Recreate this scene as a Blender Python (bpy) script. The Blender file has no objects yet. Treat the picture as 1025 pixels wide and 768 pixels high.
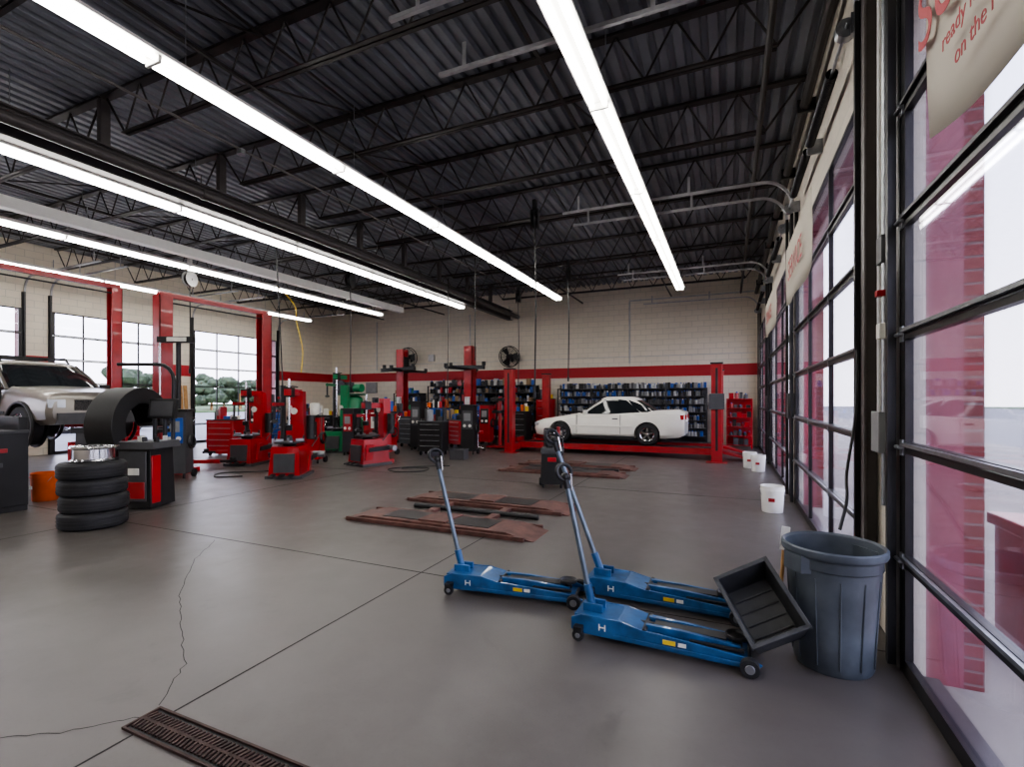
import bpy, math, random, copy
from mathutils import Vector, Matrix, Euler
random.seed(7)
S = bpy.context.scene
COL = S.collection

# ------------------------------------------------------------------ materials
def newmat(name):
    m = bpy.data.materials.new(name); m.use_nodes = True
    nt = m.node_tree; nt.nodes.clear()
    out = nt.nodes.new('ShaderNodeOutputMaterial')
    return m, nt, out
def pm(name, col, rough=0.5, metal=0.0, var=0.12, scale=6.0, bump=0.0, emit=0.0, coat=0.0):
    m, nt, out = newmat(name)
    b = nt.nodes.new('ShaderNodeBsdfPrincipled')
    tc = nt.nodes.new('ShaderNodeTexCoord')
    n = nt.nodes.new('ShaderNodeTexNoise'); n.inputs['Scale'].default_value = scale; n.inputs['Detail'].default_value = 5
    nt.links.new(tc.outputs['Object'], n.inputs['Vector'])
    r = nt.nodes.new('ShaderNodeValToRGB')
    r.color_ramp.elements[0].position = 0.3; r.color_ramp.elements[1].position = 0.7
    r.color_ramp.elements[0].color = tuple(max(0, c*(1-var)) for c in col)+(1,)
    r.color_ramp.elements[1].color = tuple(min(1, c*(1+var)) for c in col)+(1,)
    nt.links.new(n.outputs['Fac'], r.inputs['Fac'])
    nt.links.new(r.outputs['Color'], b.inputs['Base Color'])
    b.inputs['Roughness'].default_value = rough; b.inputs['Metallic'].default_value = metal
    b.inputs['Coat Weight'].default_value = coat
    if bump > 0:
        bp = nt.nodes.new('ShaderNodeBump'); bp.inputs['Strength'].default_value = bump; bp.inputs['Distance'].default_value = 0.02
        nt.links.new(n.outputs['Fac'], bp.inputs['Height']); nt.links.new(bp.outputs['Normal'], b.inputs['Normal'])
    nt.links.new(b.outputs['BSDF'], out.inputs['Surface'])
    return m
def M_(nt, op, a, b=None, c=None):
    n = nt.nodes.new('ShaderNodeMath'); n.operation = op
    for i, v in enumerate((a, b, c)):
        if v is None: continue
        if isinstance(v, (int, float)): n.inputs[i].default_value = v
        else: nt.links.new(v, n.inputs[i])
    return n.outputs[0]
def mixc(nt, fac, a, b):
    n = nt.nodes.new('ShaderNodeMix'); n.data_type = 'RGBA'
    if isinstance(fac, (int, float)): n.inputs[0].default_value = fac
    else: nt.links.new(fac, n.inputs[0])
    for idx, v in ((6, a), (7, b)):
        if isinstance(v, tuple): n.inputs[idx].default_value = v+(1,) if len(v) == 3 else v
        else: nt.links.new(v, n.inputs[idx])
    return n.outputs[2]

def wall_mat(name, axis, base, stripe=True, bw=0.4, bh=0.2, mort=(0.52,0.49,0.43), msize=0.008, c2=None):
    m, nt, out = newmat(name)
    b = nt.nodes.new('ShaderNodeBsdfPrincipled'); b.inputs['Roughness'].default_value = 0.6
    g = nt.nodes.new('ShaderNodeNewGeometry'); sp = nt.nodes.new('ShaderNodeSeparateXYZ')
    nt.links.new(g.outputs['Position'], sp.inputs[0])
    cb = nt.nodes.new('ShaderNodeCombineXYZ')
    nt.links.new(sp.outputs[axis], cb.inputs[0]); nt.links.new(sp.outputs[2], cb.inputs[1])
    br = nt.nodes.new('ShaderNodeTexBrick')
    br.inputs['Scale'].default_value = 1.0; br.inputs['Brick Width'].default_value = bw; br.inputs['Row Height'].default_value = bh
    br.inputs['Mortar Size'].default_value = msize; br.inputs['Mortar Smooth'].default_value = 0.3
    br.inputs['Color1'].default_value = base+(1,)
    c2 = c2 or tuple(c*0.95 for c in base)
    br.inputs['Color2'].default_value = c2+(1,)
    br.inputs['Mortar'].default_value = mort+(1,)
    nt.links.new(cb.outputs[0], br.inputs['Vector'])
    col = br.outputs['Color']
    n = nt.nodes.new('ShaderNodeTexNoise'); n.inputs['Scale'].default_value = 0.8; n.inputs['Detail'].default_value = 6
    nt.links.new(g.outputs['Position'], n.inputs['Vector'])
    dirt = M_(nt, 'MULTIPLY_ADD', n.outputs['Fac'], 0.35, 0.0)
    col = mixc(nt, dirt, col, tuple(c*0.75 for c in base))
    if stripe:
        a1 = M_(nt, 'GREATER_THAN', sp.outputs[2], 2.44); a2 = M_(nt, 'LESS_THAN', sp.outputs[2], 2.84)
        f = M_(nt, 'MULTIPLY', a1, a2)
        col = mixc(nt, f, col, (0.38, 0.015, 0.022))
    nt.links.new(col, b.inputs['Base Color'])
    bp = nt.nodes.new('ShaderNodeBump'); bp.inputs['Strength'].default_value = 0.4; bp.inputs['Distance'].default_value = 0.01; bp.invert = True
    nt.links.new(br.outputs['Fac'], bp.inputs['Height']); nt.links.new(bp.outputs['Normal'], b.inputs['Normal'])
    nt.links.new(b.outputs['BSDF'], out.inputs['Surface'])
    return m

def floor_mat():
    m, nt, out = newmat('concrete_floor')
    b = nt.nodes.new('ShaderNodeBsdfPrincipled')
    g = nt.nodes.new('ShaderNodeNewGeometry')
    def noise(sc, det=6, dist=0.0, ro=0.6):
        n = nt.nodes.new('ShaderNodeTexNoise'); n.inputs['Scale'].default_value = sc; n.inputs['Detail'].default_value = det
        n.inputs['Distortion'].default_value = dist; n.inputs['Roughness'].default_value = ro
        nt.links.new(g.outputs['Position'], n.inputs['Vector']); return n.outputs['Fac']
    n1 = noise(0.5, 8, 0.6, 0.55); n2 = noise(3.2, 8, 0.3, 0.65); n3 = noise(1.3, 8, 1.0, 0.62); n4 = noise(45, 4); n5 = noise(0.9, 8, 0.5, 0.6)
    def ramp(f, p0, p1):
        r = nt.nodes.new('ShaderNodeMapRange'); r.inputs['From Min'].default_value = p0; r.inputs['From Max'].default_value = p1
        nt.links.new(f, r.inputs['Value']); return r.outputs[0]
    col = mixc(nt, ramp(n1, 0.30, 0.70), (0.072, 0.062, 0.057), (0.108, 0.096, 0.090))
    col = mixc(nt, M_(nt, 'MULTIPLY', ramp(n2, 0.40, 0.75), 0.40), col, (0.140, 0.127, 0.119))
    col = mixc(nt, M_(nt, 'MULTIPLY', ramp(n5, 0.48, 0.72), 0.45), col, (0.062, 0.053, 0.048))
    col = mixc(nt, M_(nt, 'MULTIPLY', ramp(n3, 0.62, 0.74), 0.45), col, (0.035, 0.030, 0.028))
    col = mixc(nt, M_(nt, 'MULTIPLY', ramp(n4, 0.55, 0.75), 0.2), col, (0.05, 0.045, 0.043))
    nt.links.new(col, b.inputs['Base Color'])
    ro = M_(nt, 'MULTIPLY_ADD', ramp(n2, 0.3, 0.7), 0.10, 0.30)
    nt.links.new(ro, b.inputs['Roughness'])
    b.inputs['Specular IOR Level'].default_value = 0.55
    bp = nt.nodes.new('ShaderNodeBump'); bp.inputs['Strength'].default_value = 0.06; bp.inputs['Distance'].default_value = 0.004
    nt.links.new(n2, bp.inputs['Height']); nt.links.new(bp.outputs['Normal'], b.inputs['Normal'])
    nt.links.new(b.outputs['BSDF'], out.inputs['Surface'])
    return m

def glass_mat(name, tint=(0.90, 0.89, 0.96)):
    m, nt, out = newmat(name)
    t = nt.nodes.new('ShaderNodeBsdfTransparent'); t.inputs[0].default_value = tint+(1,)
    gl = nt.nodes.new('ShaderNodeBsdfGlossy'); gl.inputs['Roughness'].default_value = 0.03; gl.inputs[0].default_value = (.8, .8, .85, 1)
    lw = nt.nodes.new('ShaderNodeFresnel'); lw.inputs['IOR'].default_value = 1.45
    mx = nt.nodes.new('ShaderNodeMixShader')
    nt.links.new(M_(nt, 'MULTIPLY', lw.outputs[0], 0.5), mx.inputs[0])
    nt.links.new(t.outputs[0], mx.inputs[1]); nt.links.new(gl.outputs[0], mx.inputs[2])
    nt.links.new(mx.outputs[0], out.inputs['Surface'])
    return m
def cloth_mat(name, col):
    m, nt, out = newmat(name)
    d = nt.nodes.new('ShaderNodeBsdfDiffuse'); d.inputs[0].default_value = col+(1,)
    tr = nt.nodes.new('ShaderNodeBsdfTranslucent'); tr.inputs[0].default_value = col+(1,)
    mx = nt.nodes.new('ShaderNodeMixShader'); mx.inputs[0].default_value = 0.22
    nt.links.new(d.outputs[0], mx.inputs[1]); nt.links.new(tr.outputs[0], mx.inputs[2]); nt.links.new(mx.outputs[0], out.inputs['Surface'])
    return m
def emis(name, col, st):
    m, nt, out = newmat(name)
    e = nt.nodes.new('ShaderNodeEmission'); e.inputs[0].default_value = col+(1,); e.inputs[1].default_value = st
    nt.links.new(e.outputs[0], out.inputs['Surface']); return m

CREAM = (0.75, 0.68, 0.57)
MW_X = wall_mat('painted_block_back', 0, CREAM)
MW_Y = wall_mat('painted_block_side', 1, CREAM)
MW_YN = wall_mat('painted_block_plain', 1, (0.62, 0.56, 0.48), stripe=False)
BRICK = wall_mat('red_brick', 1, (0.26, 0.045, 0.04), stripe=False, bw=0.2, bh=0.075, mort=(0.22, 0.18, 0.17), c2=(0.19, 0.03, 0.03))
BRICKX = wall_mat('red_brick_x', 0, (0.24, 0.05, 0.045), stripe=False, bw=0.2, bh=0.075, mort=(0.20, 0.14, 0.13), c2=(0.17, 0.032, 0.03))
FLOOR = floor_mat()
JAMB = pm('jamb_red_paint', (0.27, 0.075, 0.095), 0.4)
DECK = pm('steel_deck', (0.19, 0.20, 0.23), 0.42, 0.2, 0.25, 1.2)
JOIST = pm('joist_steel', (0.036, 0.031, 0.031), 0.5, 0.2)
GIRD = pm('girder_steel', (0.085, 0.076, 0.075), 0.45, 0.2)
BLACK = pm('black_plastic', (0.012, 0.012, 0.013), 0.45)
DKMET = pm('dark_metal', (0.035, 0.035, 0.038), 0.4, 0.6)
FRAME = pm('door_frame_dark', (0.022, 0.020, 0.022), 0.35, 0.3)
GALV = pm('galvanised', (0.30, 0.31, 0.33), 0.35, 0.8, 0.2, 12)
CHROME = pm('chrome', (0.7, 0.7, 0.72), 0.15, 1.0, 0.03)
RED = pm('lift_red', (0.32, 0.014, 0.018), 0.35, 0.0, 0.2, 5, coat=0.2)
RED2 = pm('machine_red', (0.38, 0.010, 0.016), 0.28, 0.0, 0.12, 4, coat=0.4)
RUST = pm('rusty_red', (0.105, 0.046, 0.038), 0.55, 0.1, 0.45, 7, 0.2)
GREY = pm('mid_grey', (0.22, 0.225, 0.23), 0.5)
DGREY = pm('dark_grey', (0.06, 0.061, 0.066), 0.5)
LGREY = pm('light_grey', (0.5, 0.5, 0.5), 0.45)
WHITE = pm('white_paint', (0.78, 0.77, 0.74), 0.35, var=0.04)
CARW = pm('car_white', (0.86, 0.84, 0.76), 0.2, var=0.02, coat=0.6)
SILVER = pm('suv_silver', (0.24, 0.22, 0.195), 0.3, 0.5, var=0.04, coat=0.5)
CGLASS = pm('car_glass', (0.016, 0.019, 0.022), 0.06, var=0.05)
RUBBER = pm('rubber', (0.016, 0.016, 0.018), 0.65, bump=0.1, scale=20)
BLUE = pm('jack_blue', (0.020, 0.095, 0.235), 0.32, 0.1, 0.35, 9, coat=0.3)
BLUE2 = pm('blue_plastic', (0.02, 0.09, 0.36), 0.4)
YEL = pm('yellow', (0.65, 0.45, 0.03), 0.5)
ORANGE = pm('orange', (0.65, 0.11, 0.01), 0.45)
GREEN = pm('green', (0.01, 0.18, 0.07), 0.35)
DGREEN = pm('dark_green', (0.01, 0.07, 0.04), 0.4)
PURPLE = pm('purple', (0.14, 0.04, 0.28), 0.5)
WOOD = pm('wood', (0.45, 0.25, 0.10), 0.6, var=0.25, scale=10)
CARD = pm('cardboard', (0.30, 0.21, 0.12), 0.8)
CAN = pm('can_grey', (0.075, 0.088, 0.105), 0.42, var=0.35, scale=5, bump=0.1)
BINM = pm('bin_grey', (0.045, 0.047, 0.052), 0.45, var=0.3, scale=9, bump=0.1)
TUBE = emis('fluorescent_tube', (1.0, 0.97, 0.92), 25.0)
GLASS = glass_mat('pane_glass')
CLOTH = cloth_mat('banner_cloth', (0.58, 0.54, 0.47))
REDCL = pm('banner_red', (0.40, 0.07, 0.08), 0.7)
APRON = pm('apron_concrete', (0.30, 0.265, 0.225), 0.8, var=0.15, scale=1.5, bump=0.1)
ASPH = pm('asphalt', (0.20, 0.195, 0.195), 0.85, scale=1)
GRASS = pm('grass', (0.07, 0.12, 0.035), 0.9, var=0.4, scale=0.6)
LEAF = pm('tree_leaves', (0.06, 0.085, 0.045), 0.9, var=0.6, scale=1.2, bump=0.6)
JOINT = pm('joint_sealant', (0.018, 0.016, 0.016), 0.8)
LABEL = pm('label_white', (0.70, 0.69, 0.63), 0.5)
HEADL = pm('headlight', (0.6, 0.62, 0.65), 0.08, 0.5)
TAIL = pm('taillight', (0.4, 0.01, 0.01), 0.15)

# ------------------------------------------------------------------ mesh builder
class B:
    def __init__(s, T=None):
        s.v = []; s.f = []; s.m = []; s.mats = []; s.T = T or Matrix()
    def mi(s, mat):
        if mat not in s.mats: s.mats.append(mat)
        return s.mats.index(mat)
    def add(s, vs, fs, mat, T=None):
        o = len(s.v); X = s.T @ T if T is not None else s.T
        s.v += [X @ Vector(p) for p in vs]
        k = s.mi(mat)
        for f in fs: s.f.append([i+o for i in f]); s.m.append(k)
    def box(s, c, d, mat, rot=None, taper=None):
        x, y, z = d[0]/2, d[1]/2, d[2]/2
        tx, ty = taper or (1, 1)
        vs = [(-x,-y,-z),(x,-y,-z),(x,y,-z),(-x,y,-z),(-x*tx,-y*ty,z),(x*tx,-y*ty,z),(x*tx,y*ty,z),(-x*tx,y*ty,z)]
        fs = [(0,3,2,1),(4,5,6,7),(0,1,5,4),(1,2,6,5),(2,3,7,6),(3,0,4,7)]
        T = Matrix.Translation(c)
        if rot: T = T @ Euler(rot).to_matrix().to_4x4()
        s.add(vs, fs, mat, T)
    def b2(s, p0, p1, mat):
        s.box([(a+b)/2 for a, b in zip(p0, p1)], [abs(b-a) for a, b in zip(p0, p1)], mat)
    def cyl(s, p0, p1, r0, mat, r1=None, seg=12, cap=True):
        r1 = r0 if r1 is None else r1
        p0 = Vector(p0); p1 = Vector(p1); d = p1-p0; L = d.length
        if L < 1e-6: return
        q = d.to_track_quat('Z', 'Y').to_matrix().to_4x4()
        vs = []
        for r, z in ((r0, 0), (r1, L)):
            for i in range(seg):
                a = 2*math.pi*i/seg; vs.append((r*math.cos(a), r*math.sin(a), z))
        fs = [(i, (i+1) % seg, seg+(i+1) % seg, seg+i) for i in range(seg)]
        if cap: fs += [tuple(range(seg))[::-1], tuple(range(seg, 2*seg))]
        s.add(vs, fs, mat, Matrix.Translation(p0) @ q)
    def lathe(s, prof, org, mat, axis=(0, 0, 1), seg=28):
        q = Vector(axis).to_track_quat('Z', 'Y').to_matrix().to_4x4()
        n = len(prof); vs = []
        for r, z in prof:
            for i in range(seg):
                a = 2*math.pi*i/seg; vs.append((r*math.cos(a), r*math.sin(a), z))
        fs = []
        for k in range(n-1):
            for i in range(seg):
                j = (i+1) % seg; fs.append((k*seg+i, k*seg+j, (k+1)*seg+j, (k+1)*seg+i))
        s.add(vs, fs, mat, Matrix.Translation(org) @ q)
    def torus(s, org, R, r, mat, axis=(0, 0, 1), seg=28, ps=8):
        s.lathe([(R+r*math.cos(2*math.pi*k/ps), r*math.sin(2*math.pi*k/ps)) for k in range(ps+1)], org, mat, axis, seg)
    def sweep(s, pts, r, mat, seg=8):
        pts = [Vector(p) for p in pts]; n = len(pts); vs = []
        t0 = (pts[1]-pts[0]).normalized()
        up = Vector((0, 0, 1)) if abs(t0.z) < 0.9 else Vector((1, 0, 0))
        nrm = t0.cross(up).normalized()
        for k in range(n):
            t = ((pts[min(k+1, n-1)]-pts[max(k-1, 0)])).normalized()
            nrm = (nrm - t*nrm.dot(t)).normalized(); bn = t.cross(nrm)
            for i in range(seg):
                a = 2*math.pi*(i+0.5)/seg; vs.append(pts[k]+(nrm*math.cos(a)+bn*math.sin(a))*r)
        fs = []
        for k in range(n-1):
            for i in range(seg):
                j = (i+1) % seg; fs.append((k*seg+i, k*seg+j, (k+1)*seg+j, (k+1)*seg+i))
        fs += [tuple(range(seg))[::-1], tuple(range((n-1)*seg, n*seg))]
        s.add(vs, fs, mat)
    def prism(s, poly, y0, y1, mat, T=None):
        n = len(poly)
        vs = [(x, y0, z) for x, z in poly]+[(x, y1, z) for x, z in poly]
        fs = [tuple(range(n)), tuple(range(n, 2*n))[::-1]]+[(i, i+n, (i+1) % n+n, (i+1) % n) for i in range(n)]
        s.add(vs, fs, mat, T)
    def loft(s, rings, mat, cap=True, T=None):
        n = len(rings[0]); vs = [p for r in rings for p in r]; fs = []
        for k in range(len(rings)-1):
            for i in range(n):
                j = (i+1) % n; fs.append((k*n+i, k*n+j, (k+1)*n+j, (k+1)*n+i))
        if cap: fs += [tuple(range(n))[::-1], tuple(range((len(rings)-1)*n, len(rings)*n))]
        s.add(vs, fs, mat, T)
    def sphere(s, c, r, mat, seg=14, sc=(1, 1, 1), jit=0.0):
        rings = []
        for k in range(1, seg//2):
            th = math.pi*k/(seg//2)
            rings.append([(math.sin(th)*math.cos(2*math.pi*i/seg), math.sin(th)*math.sin(2*math.pi*i/seg), math.cos(th)) for i in range(seg)])
        R = [[tuple(c[a]+p[a]*r*sc[a]*(1+random.uniform(-jit, jit)) for a in range(3)) for p in ring] for ring in rings]
        s.loft(R, mat)
    def obj(s, name, bevel=0.0, parent=None, smooth=True):
        me = bpy.data.meshes.new(name); me.from_pydata([tuple(p) for p in s.v], [], s.f)
        for m in s.mats: me.materials.append(m)
        me.polygons.foreach_set('material_index', s.m)
        me.update()
        import bmesh
        bm = bmesh.new(); bm.from_mesh(me); bmesh.ops.recalc_face_normals(bm, faces=bm.faces); bm.to_mesh(me); bm.free()
        if smooth:
            me.polygons.foreach_set('use_smooth', [True]*len(me.polygons))
            me.set_sharp_from_angle(angle=math.radians(35))
        o = bpy.data.objects.new(name, me); COL.objects.link(o)
        if bevel > 0:
            md = o.modifiers.new('bevel', 'BEVEL'); md.width = bevel; md.segments = 2; md.limit_method = 'ANGLE'; md.angle_limit = math.radians(50)
        if parent: o.parent = parent
        return o
def empty(name, loc=(0, 0, 0)):
    o = bpy.data.objects.new(name, None); COL.objects.link(o); o.location = loc; o.empty_display_size = 0.2; return o
def TR(x, y, z=0, rz=0, rx=0, ry=0):
    return Matrix.Translation((x, y, z)) @ Euler((math.radians(rx), math.radians(ry), math.radians(rz))).to_matrix().to_4x4()

# ------------------------------------------------------------------ dimensions
XR = 0.98; XO = 1.30; XL = -18.0; YB = 18.6; YF = -6.0; ZC = 6.0
RDOORS = [(-5.4, -1.5), (-0.6, 3.55), (4.5, 8.6), (9.4, 13.5), (14.3, 18.0)]
LDOORS = [(-2.0, 1.8), (3.0, 6.9), (7.6, 10.6), (11.7, 15.3)]
RTOP = 3.96; LTOP = 4.15

b = B(); b.b2((XL-0.3, YF-0.3, -0.25), (XR+.12, YB+0.3, 0.0), FLOOR); b.obj('floor', smooth=False)
b = B(); b.b2((XR+.12, -40, -0.3), (9, 60, -0.03), APRON); b.obj('ground_apron', smooth=False)
b = B(); b.b2((9, -60, -0.3), (140, 140, -0.04), ASPH); b.b2((-60, -60, -0.3), (XL-0.3, 140, -0.04), ASPH)
b.obj('ground_asphalt', smooth=False)
b = B(); b.b2((-160, -60, -0.3), (-60, 140, 0.1), GRASS); b.b2((45, -60, -0.3), (70, 140, 0.0), GRASS); b.obj('ground_grass', smooth=False)

b = B()
for y in (3.8, 8.7, 13.6): b.b2((XL, y-0.005, 0), (XR, y+0.005, 0.0015), JOINT)
for x in (-2.6, -7.6, -12.6): b.b2((x-0.005, YF, 0), (x+0.005, YB, 0.0015), JOINT)
def crack(pts, w):
    P = []
    for i in range(len(pts)-1):
        a = Vector(pts[i]); c = Vector(pts[i+1])
        for k in range(8):
            t = k/8; p = a.lerp(c, t); P.append((p.x+random.uniform(-.012, .012), p.y+random.uniform(-.012, .012)))
    for i in range(len(P)-1):
        (x0, y0), (x1, y1) = P[i], P[i+1]
        dx, dy = x1-x0, y1-y0; L = math.hypot(dx, dy) or 1; nx, ny = -dy/L*w, dx/L*w
        b.add([(x0-nx, y0-ny, .0012), (x1-nx, y1-ny, .0012), (x1+nx, y1+ny, .0012), (x0+nx, y0+ny, .0012)], [(0, 1, 2, 3)], JOINT)
crack([(-2.72, 1.6), (-3.0, 1.9), (-3.5, 2.2), (-4.1, 2.55), (-4.9, 3.2), (-5.4, 3.8)], 0.0025)
crack([(-2.7, 1.5), (-2.9, 1.3), (-3.2, 1.1)], 0.003)
b.obj('floor_joint', smooth=False)

b = B()
x0, x1, y0, y1 = -2.68, -0.6, 1.415, 1.57
b.b2((x0, y0, 0.001), (x1, y1, 0.003), BLACK)
GR = pm('grate_iron', (0.05, 0.026, 0.022), 0.6, 0.3, 0.4, 12)
for (p, q) in (((x0, y0-.012, 0), (x1, y0, .012)), ((x0, y1, 0), (x1, y1+.012, .012)), ((x0-.012, y0-.012, 0), (x0, y1+.012, .012)), ((x1, y0-.012, 0), (x1+.012, y1+.012, .012))):
    b.b2(p, q, GR)
n = 80
for i in range(n):
    x = x0+(x1-x0)*(i+.5)/n
    b.box((x, y0+.045, .007), (.012, .055, .008), GR, rot=(0, 0, .25)); b.box((x, y1-.045, .007), (.012, .055, .008), GR, rot=(0, 0, -.25))
b.b2((x0, (y0+y1)/2-.008, .003), (x1, (y0+y1)/2+.008, .011), GR)
b.obj('drain_grate')

# ------------------------------------------------------------------ walls
b = B(); b.b2((XL-0.3, YB, 0), (XO, YB+0.3, ZC+.1), MW_X); b.obj('wall_back', smooth=False)
b = B(); b.b2((XL-0.3, YF-0.3, 0), (XO, YF, ZC+.1), MW_X); b.obj('wall_front', smooth=False)
def side_wall(name, xi, xo, doors, top, mat, sgn):
    b = B(); y = YF
    segs = []
    for (a, c) in doors: segs.append((y, a)); y = c
    segs.append((y, YB))
    xm = xi+sgn*0.06; xb = xo-sgn*0.09
    for (a, c) in segs:
        b.b2((xi, a, 0), (xm, c, ZC+.1), mat)
        b.b2((xm, a, -.03), (xb, c, ZC+.1), JAMB)
        b.b2((xb, a, -.03), (xo, c, ZC+.1), BRICKX)
    for (a, c) in doors:
        b.b2((xi, a, top), (xm, c, ZC+.1), mat); b.b2((xm, a, top), (xb, c, ZC+.1), JAMB); b.b2((xb, a, top), (xo, c, ZC+.1), BRICK)
    b.obj(name, smooth=False)
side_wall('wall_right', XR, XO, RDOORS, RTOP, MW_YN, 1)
side_wall('wall_left', XL, XL-0.3, LDOORS, LTOP, MW_Y, -1)

dn = 0
def garage_door(xp, a, c, top, sgn, npane, detail):
    global dn; dn += 1
    b = B(); ns = 6; sh = top/ns; t = 0.04
    a -= .02; c += .02
    for k in range(ns):
        z0 = k*sh; z1 = z0+sh
        b.b2((xp-t/2, a, z0+.003), (xp+t/2, c, z0+.034 if k else .09), FRAME)
        b.b2((xp-t/2, a, z1-.034), (xp+t/2, c, z1-.003), FRAME)
        for j in range(npane+1):
            y = a+(c-a)*j/npane; w = .07 if j in (0, npane) else .035
            yy = min(max(y, a+w/2), c-w/2)
            b.b2((xp-t/2, yy-w/2, z0+.03), (xp+t/2, yy+w/2, z1-.03), FRAME)
            if k and detail: b.box((xp-sgn*.026, yy, z0), (.010, .05, .09), GALV)
        b.b2((xp-.004, a+.05, z0+.03), (xp+.004, c-.05, z1-.03), GLASS)
        if k and detail:
            b.b2((xp-sgn*.04, a+.05, z0+.010), (xp-sgn*.02, c-.05, z0+.030), GALV if k < 4 else DKMET)
            b.cyl((xp-sgn*.04, a-.05, z0), (xp-sgn*.04, a+.06, z0), .012, GALV, seg=8)
            b.cyl((xp-sgn*.04, c-.06, z0), (xp-sgn*.04, c+.05, z0), .012, GALV, seg=8)
    b.obj('door_%d' % dn, smooth=False)
for (a, c) in RDOORS: garage_door(0.95, a, c, RTOP, 1, 3, True)
for (a, c) in LDOORS: garage_door(XL+.035, a, c, LTOP, -1, 4, False)

TRK = pm('track_steel', (0.42, 0.42, 0.44), 0.45, 0.5, 0.2, 8)
def track(xw, y, top, sgn, name):
    b = B(); xv = xw-sgn*.09; zt = 5.02; R = .42
    pts = [(xv, y, 0.02), (xv, y, zt-R)]
    for k in range(1, 9):
        a = math.pi/2*k/8; pts.append((xv-sgn*R*(1-math.cos(a)), y, zt-R+R*math.sin(a)))
    pts.append((xv-sgn*3.7, y, zt+.02))
    b.sweep(pts[:2], .030, DKMET, seg=4); b.sweep(pts[1:], .028, TRK, seg=4)
    b.b2((xw-sgn*.055, y-.035, 0), (xw-sgn*.005, y+.035, zt-R), DKMET)
    for xx in (1.5, 3.4):
        b.b2((xv-sgn*xx-.02, y-.004, zt), (xv-sgn*xx+.02, y+.004, ZC-.69), TRK)
    b.obj(name)
for (a, c) in RDOORS:
    for y in (a-.06, c+.06): track(XR, y, RTOP, 1, 'garage_door_track')
for (a, c) in LDOORS:
    for y in (a-.06, c+.06): track(XL, y, LTOP, -1, 'garage_door_track')
for i, (a, c) in enumerate(RDOORS):
    b = B(); z = 4.5; x = XR-.14
    b.cyl((x, a-.02, z), (x, c+.02, z), .014, GALV, seg=8)
    m = (a+c)/2
    b.lathe([(.045+.006*(k % 2), k*.012) for k in range(110)], (x, m+.1, z), DKMET, (0, 1, 0), 10)
    b.lathe([(.045+.006*(k % 2), k*.012) for k in range(110)], (x, m-.1, z), DKMET, (0, -1, 0), 10)
    for y in (a+.08, c-.08):
        b.cyl((x, y-.04, z), (x, y+.04, z), .075, GALV, seg=16); b.b2((x+.02, y-.08, z-.08), (XR-.002, y-.06, z+.08), GALV)
    b.b2((x-.01, m-.02, z-.08), (XR-.002, m+.02, z+.08), GALV)
    b.obj('torsion_spring')

b = B()
b.b2((XR-.05, 3.76, 0), (XR-.002, 3.84, 4.4), DKMET)
b.b2((XR-.10, 4.28, 0), (XR-.002, 4.32, 4.9), GIRD); b.b2((XR-.10, 4.20, 0), (XR-.085, 4.32, 4.9), GIRD)
b.cyl((XR-.04, 3.95, 0.9), (XR-.04, 3.95, 5.1), .018, GALV); b.cyl((XR-.04, 4.08, 1.4), (XR-.04, 4.08, 5.1), .012, LGREY)
b.b2((XR-.09, 3.88, 1.25), (XR-.002, 4.06, 1.52), GREY); b.b2((XR-.07, 3.9, 2.5), (XR-.002, 4.02, 2.68), DGREY)
b.b2((XR-.08, 3.9, 2.0), (XR-.002, 3.98, 2.1), LABEL); b.b2((XR-.09, 3.92, 2.28), (XR-.002, 3.97, 2.32), RED2)
b.obj('wall_conduit', bevel=.004)
b = B()
for y in (9.0, 13.9):
    b.cyl((XR-.05, y, 0.9), (XR-.05, y, 5.0), .022, DKMET); b.b2((XR-.12, y-.1, 1.3), (XR-.002, y+.1, 1.7), DGREY)
b.obj('wall_conduit', bevel=.004)

def banner(y0, y1, z0, z1, x, txt, droop=0.0):
    b = B(); n = 16; vs = []; fs = []
    for j in range(5):
        for i in range(n+1):
            t = i/n; s_ = j/4
            vs.append((x+.02*math.sin(t*9+s_*2)*(1-s_), y0+(y1-y0)*t, z0+(z1-z0)*s_-droop*math.sin(t*math.pi)*(1-s_)))
    for j in range(4):
        for i in range(n): fs.append((j*(n+1)+i, j*(n+1)+i+1, (j+1)*(n+1)+i+1, (j+1)*(n+1)+i))
    b.add(vs, fs, CLOTH)
    o = b.obj('banner')
    md = o.modifiers.new('solid', 'SOLIDIFY'); md.thickness = .002
    for k, (t, sz, dz, dy) in enumerate(txt):
        cu = bpy.data.curves.new('lettering', 'FONT'); cu.body = t; cu.size = sz; cu.extrude = .001; cu.align_x = 'CENTER'
        cu.materials.append(REDCL)
        to = bpy.data.objects.new('lettering', cu); COL.objects.link(to)
        to.rotation_euler = (math.radians(90), 0, math.radians(-90)); to.location = (x-.03, (y0+y1)/2+dy, z0+dz); to.parent = o
banner(0.7, 2.84, 2.80, 3.72, 0.84, [('SUMMER', .42, .40, .3), ('ready for comfort', .10, .24, .45), ('on the road', .10, .11, .45)], .12)
banner(6.0, 8.5, 3.02, 3.85, 0.80, [('SERVICE', .4, .25, 0)], .05)
banner(10.2, 13.0, 3.05, 3.8, 0.80, [('BRAKES', .4, .2, 0)], .05)

# ------------------------------------------------------------------ ceiling
b = B(); p = .2; xs = XL-.3; prof = []
while xs < XO:
    prof += [(xs, ZC+.06), (xs+.06, ZC+.06), (xs+.08, ZC), (xs+.18, ZC)]
    xs += p
vs = [(x, YF-.3, z) for x, z in prof]+[(x, YB+.3, z) for x, z in prof]; n = len(prof)
b.add(vs, [(i, i+1, n+i+1, n+i) for i in range(n-1)], DECK)
b.b2((XL-.3, YF-.3, ZC+.1), (XO, YB+.3, ZC+.25), DECK)
b.obj('ceiling', smooth=False)

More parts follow.
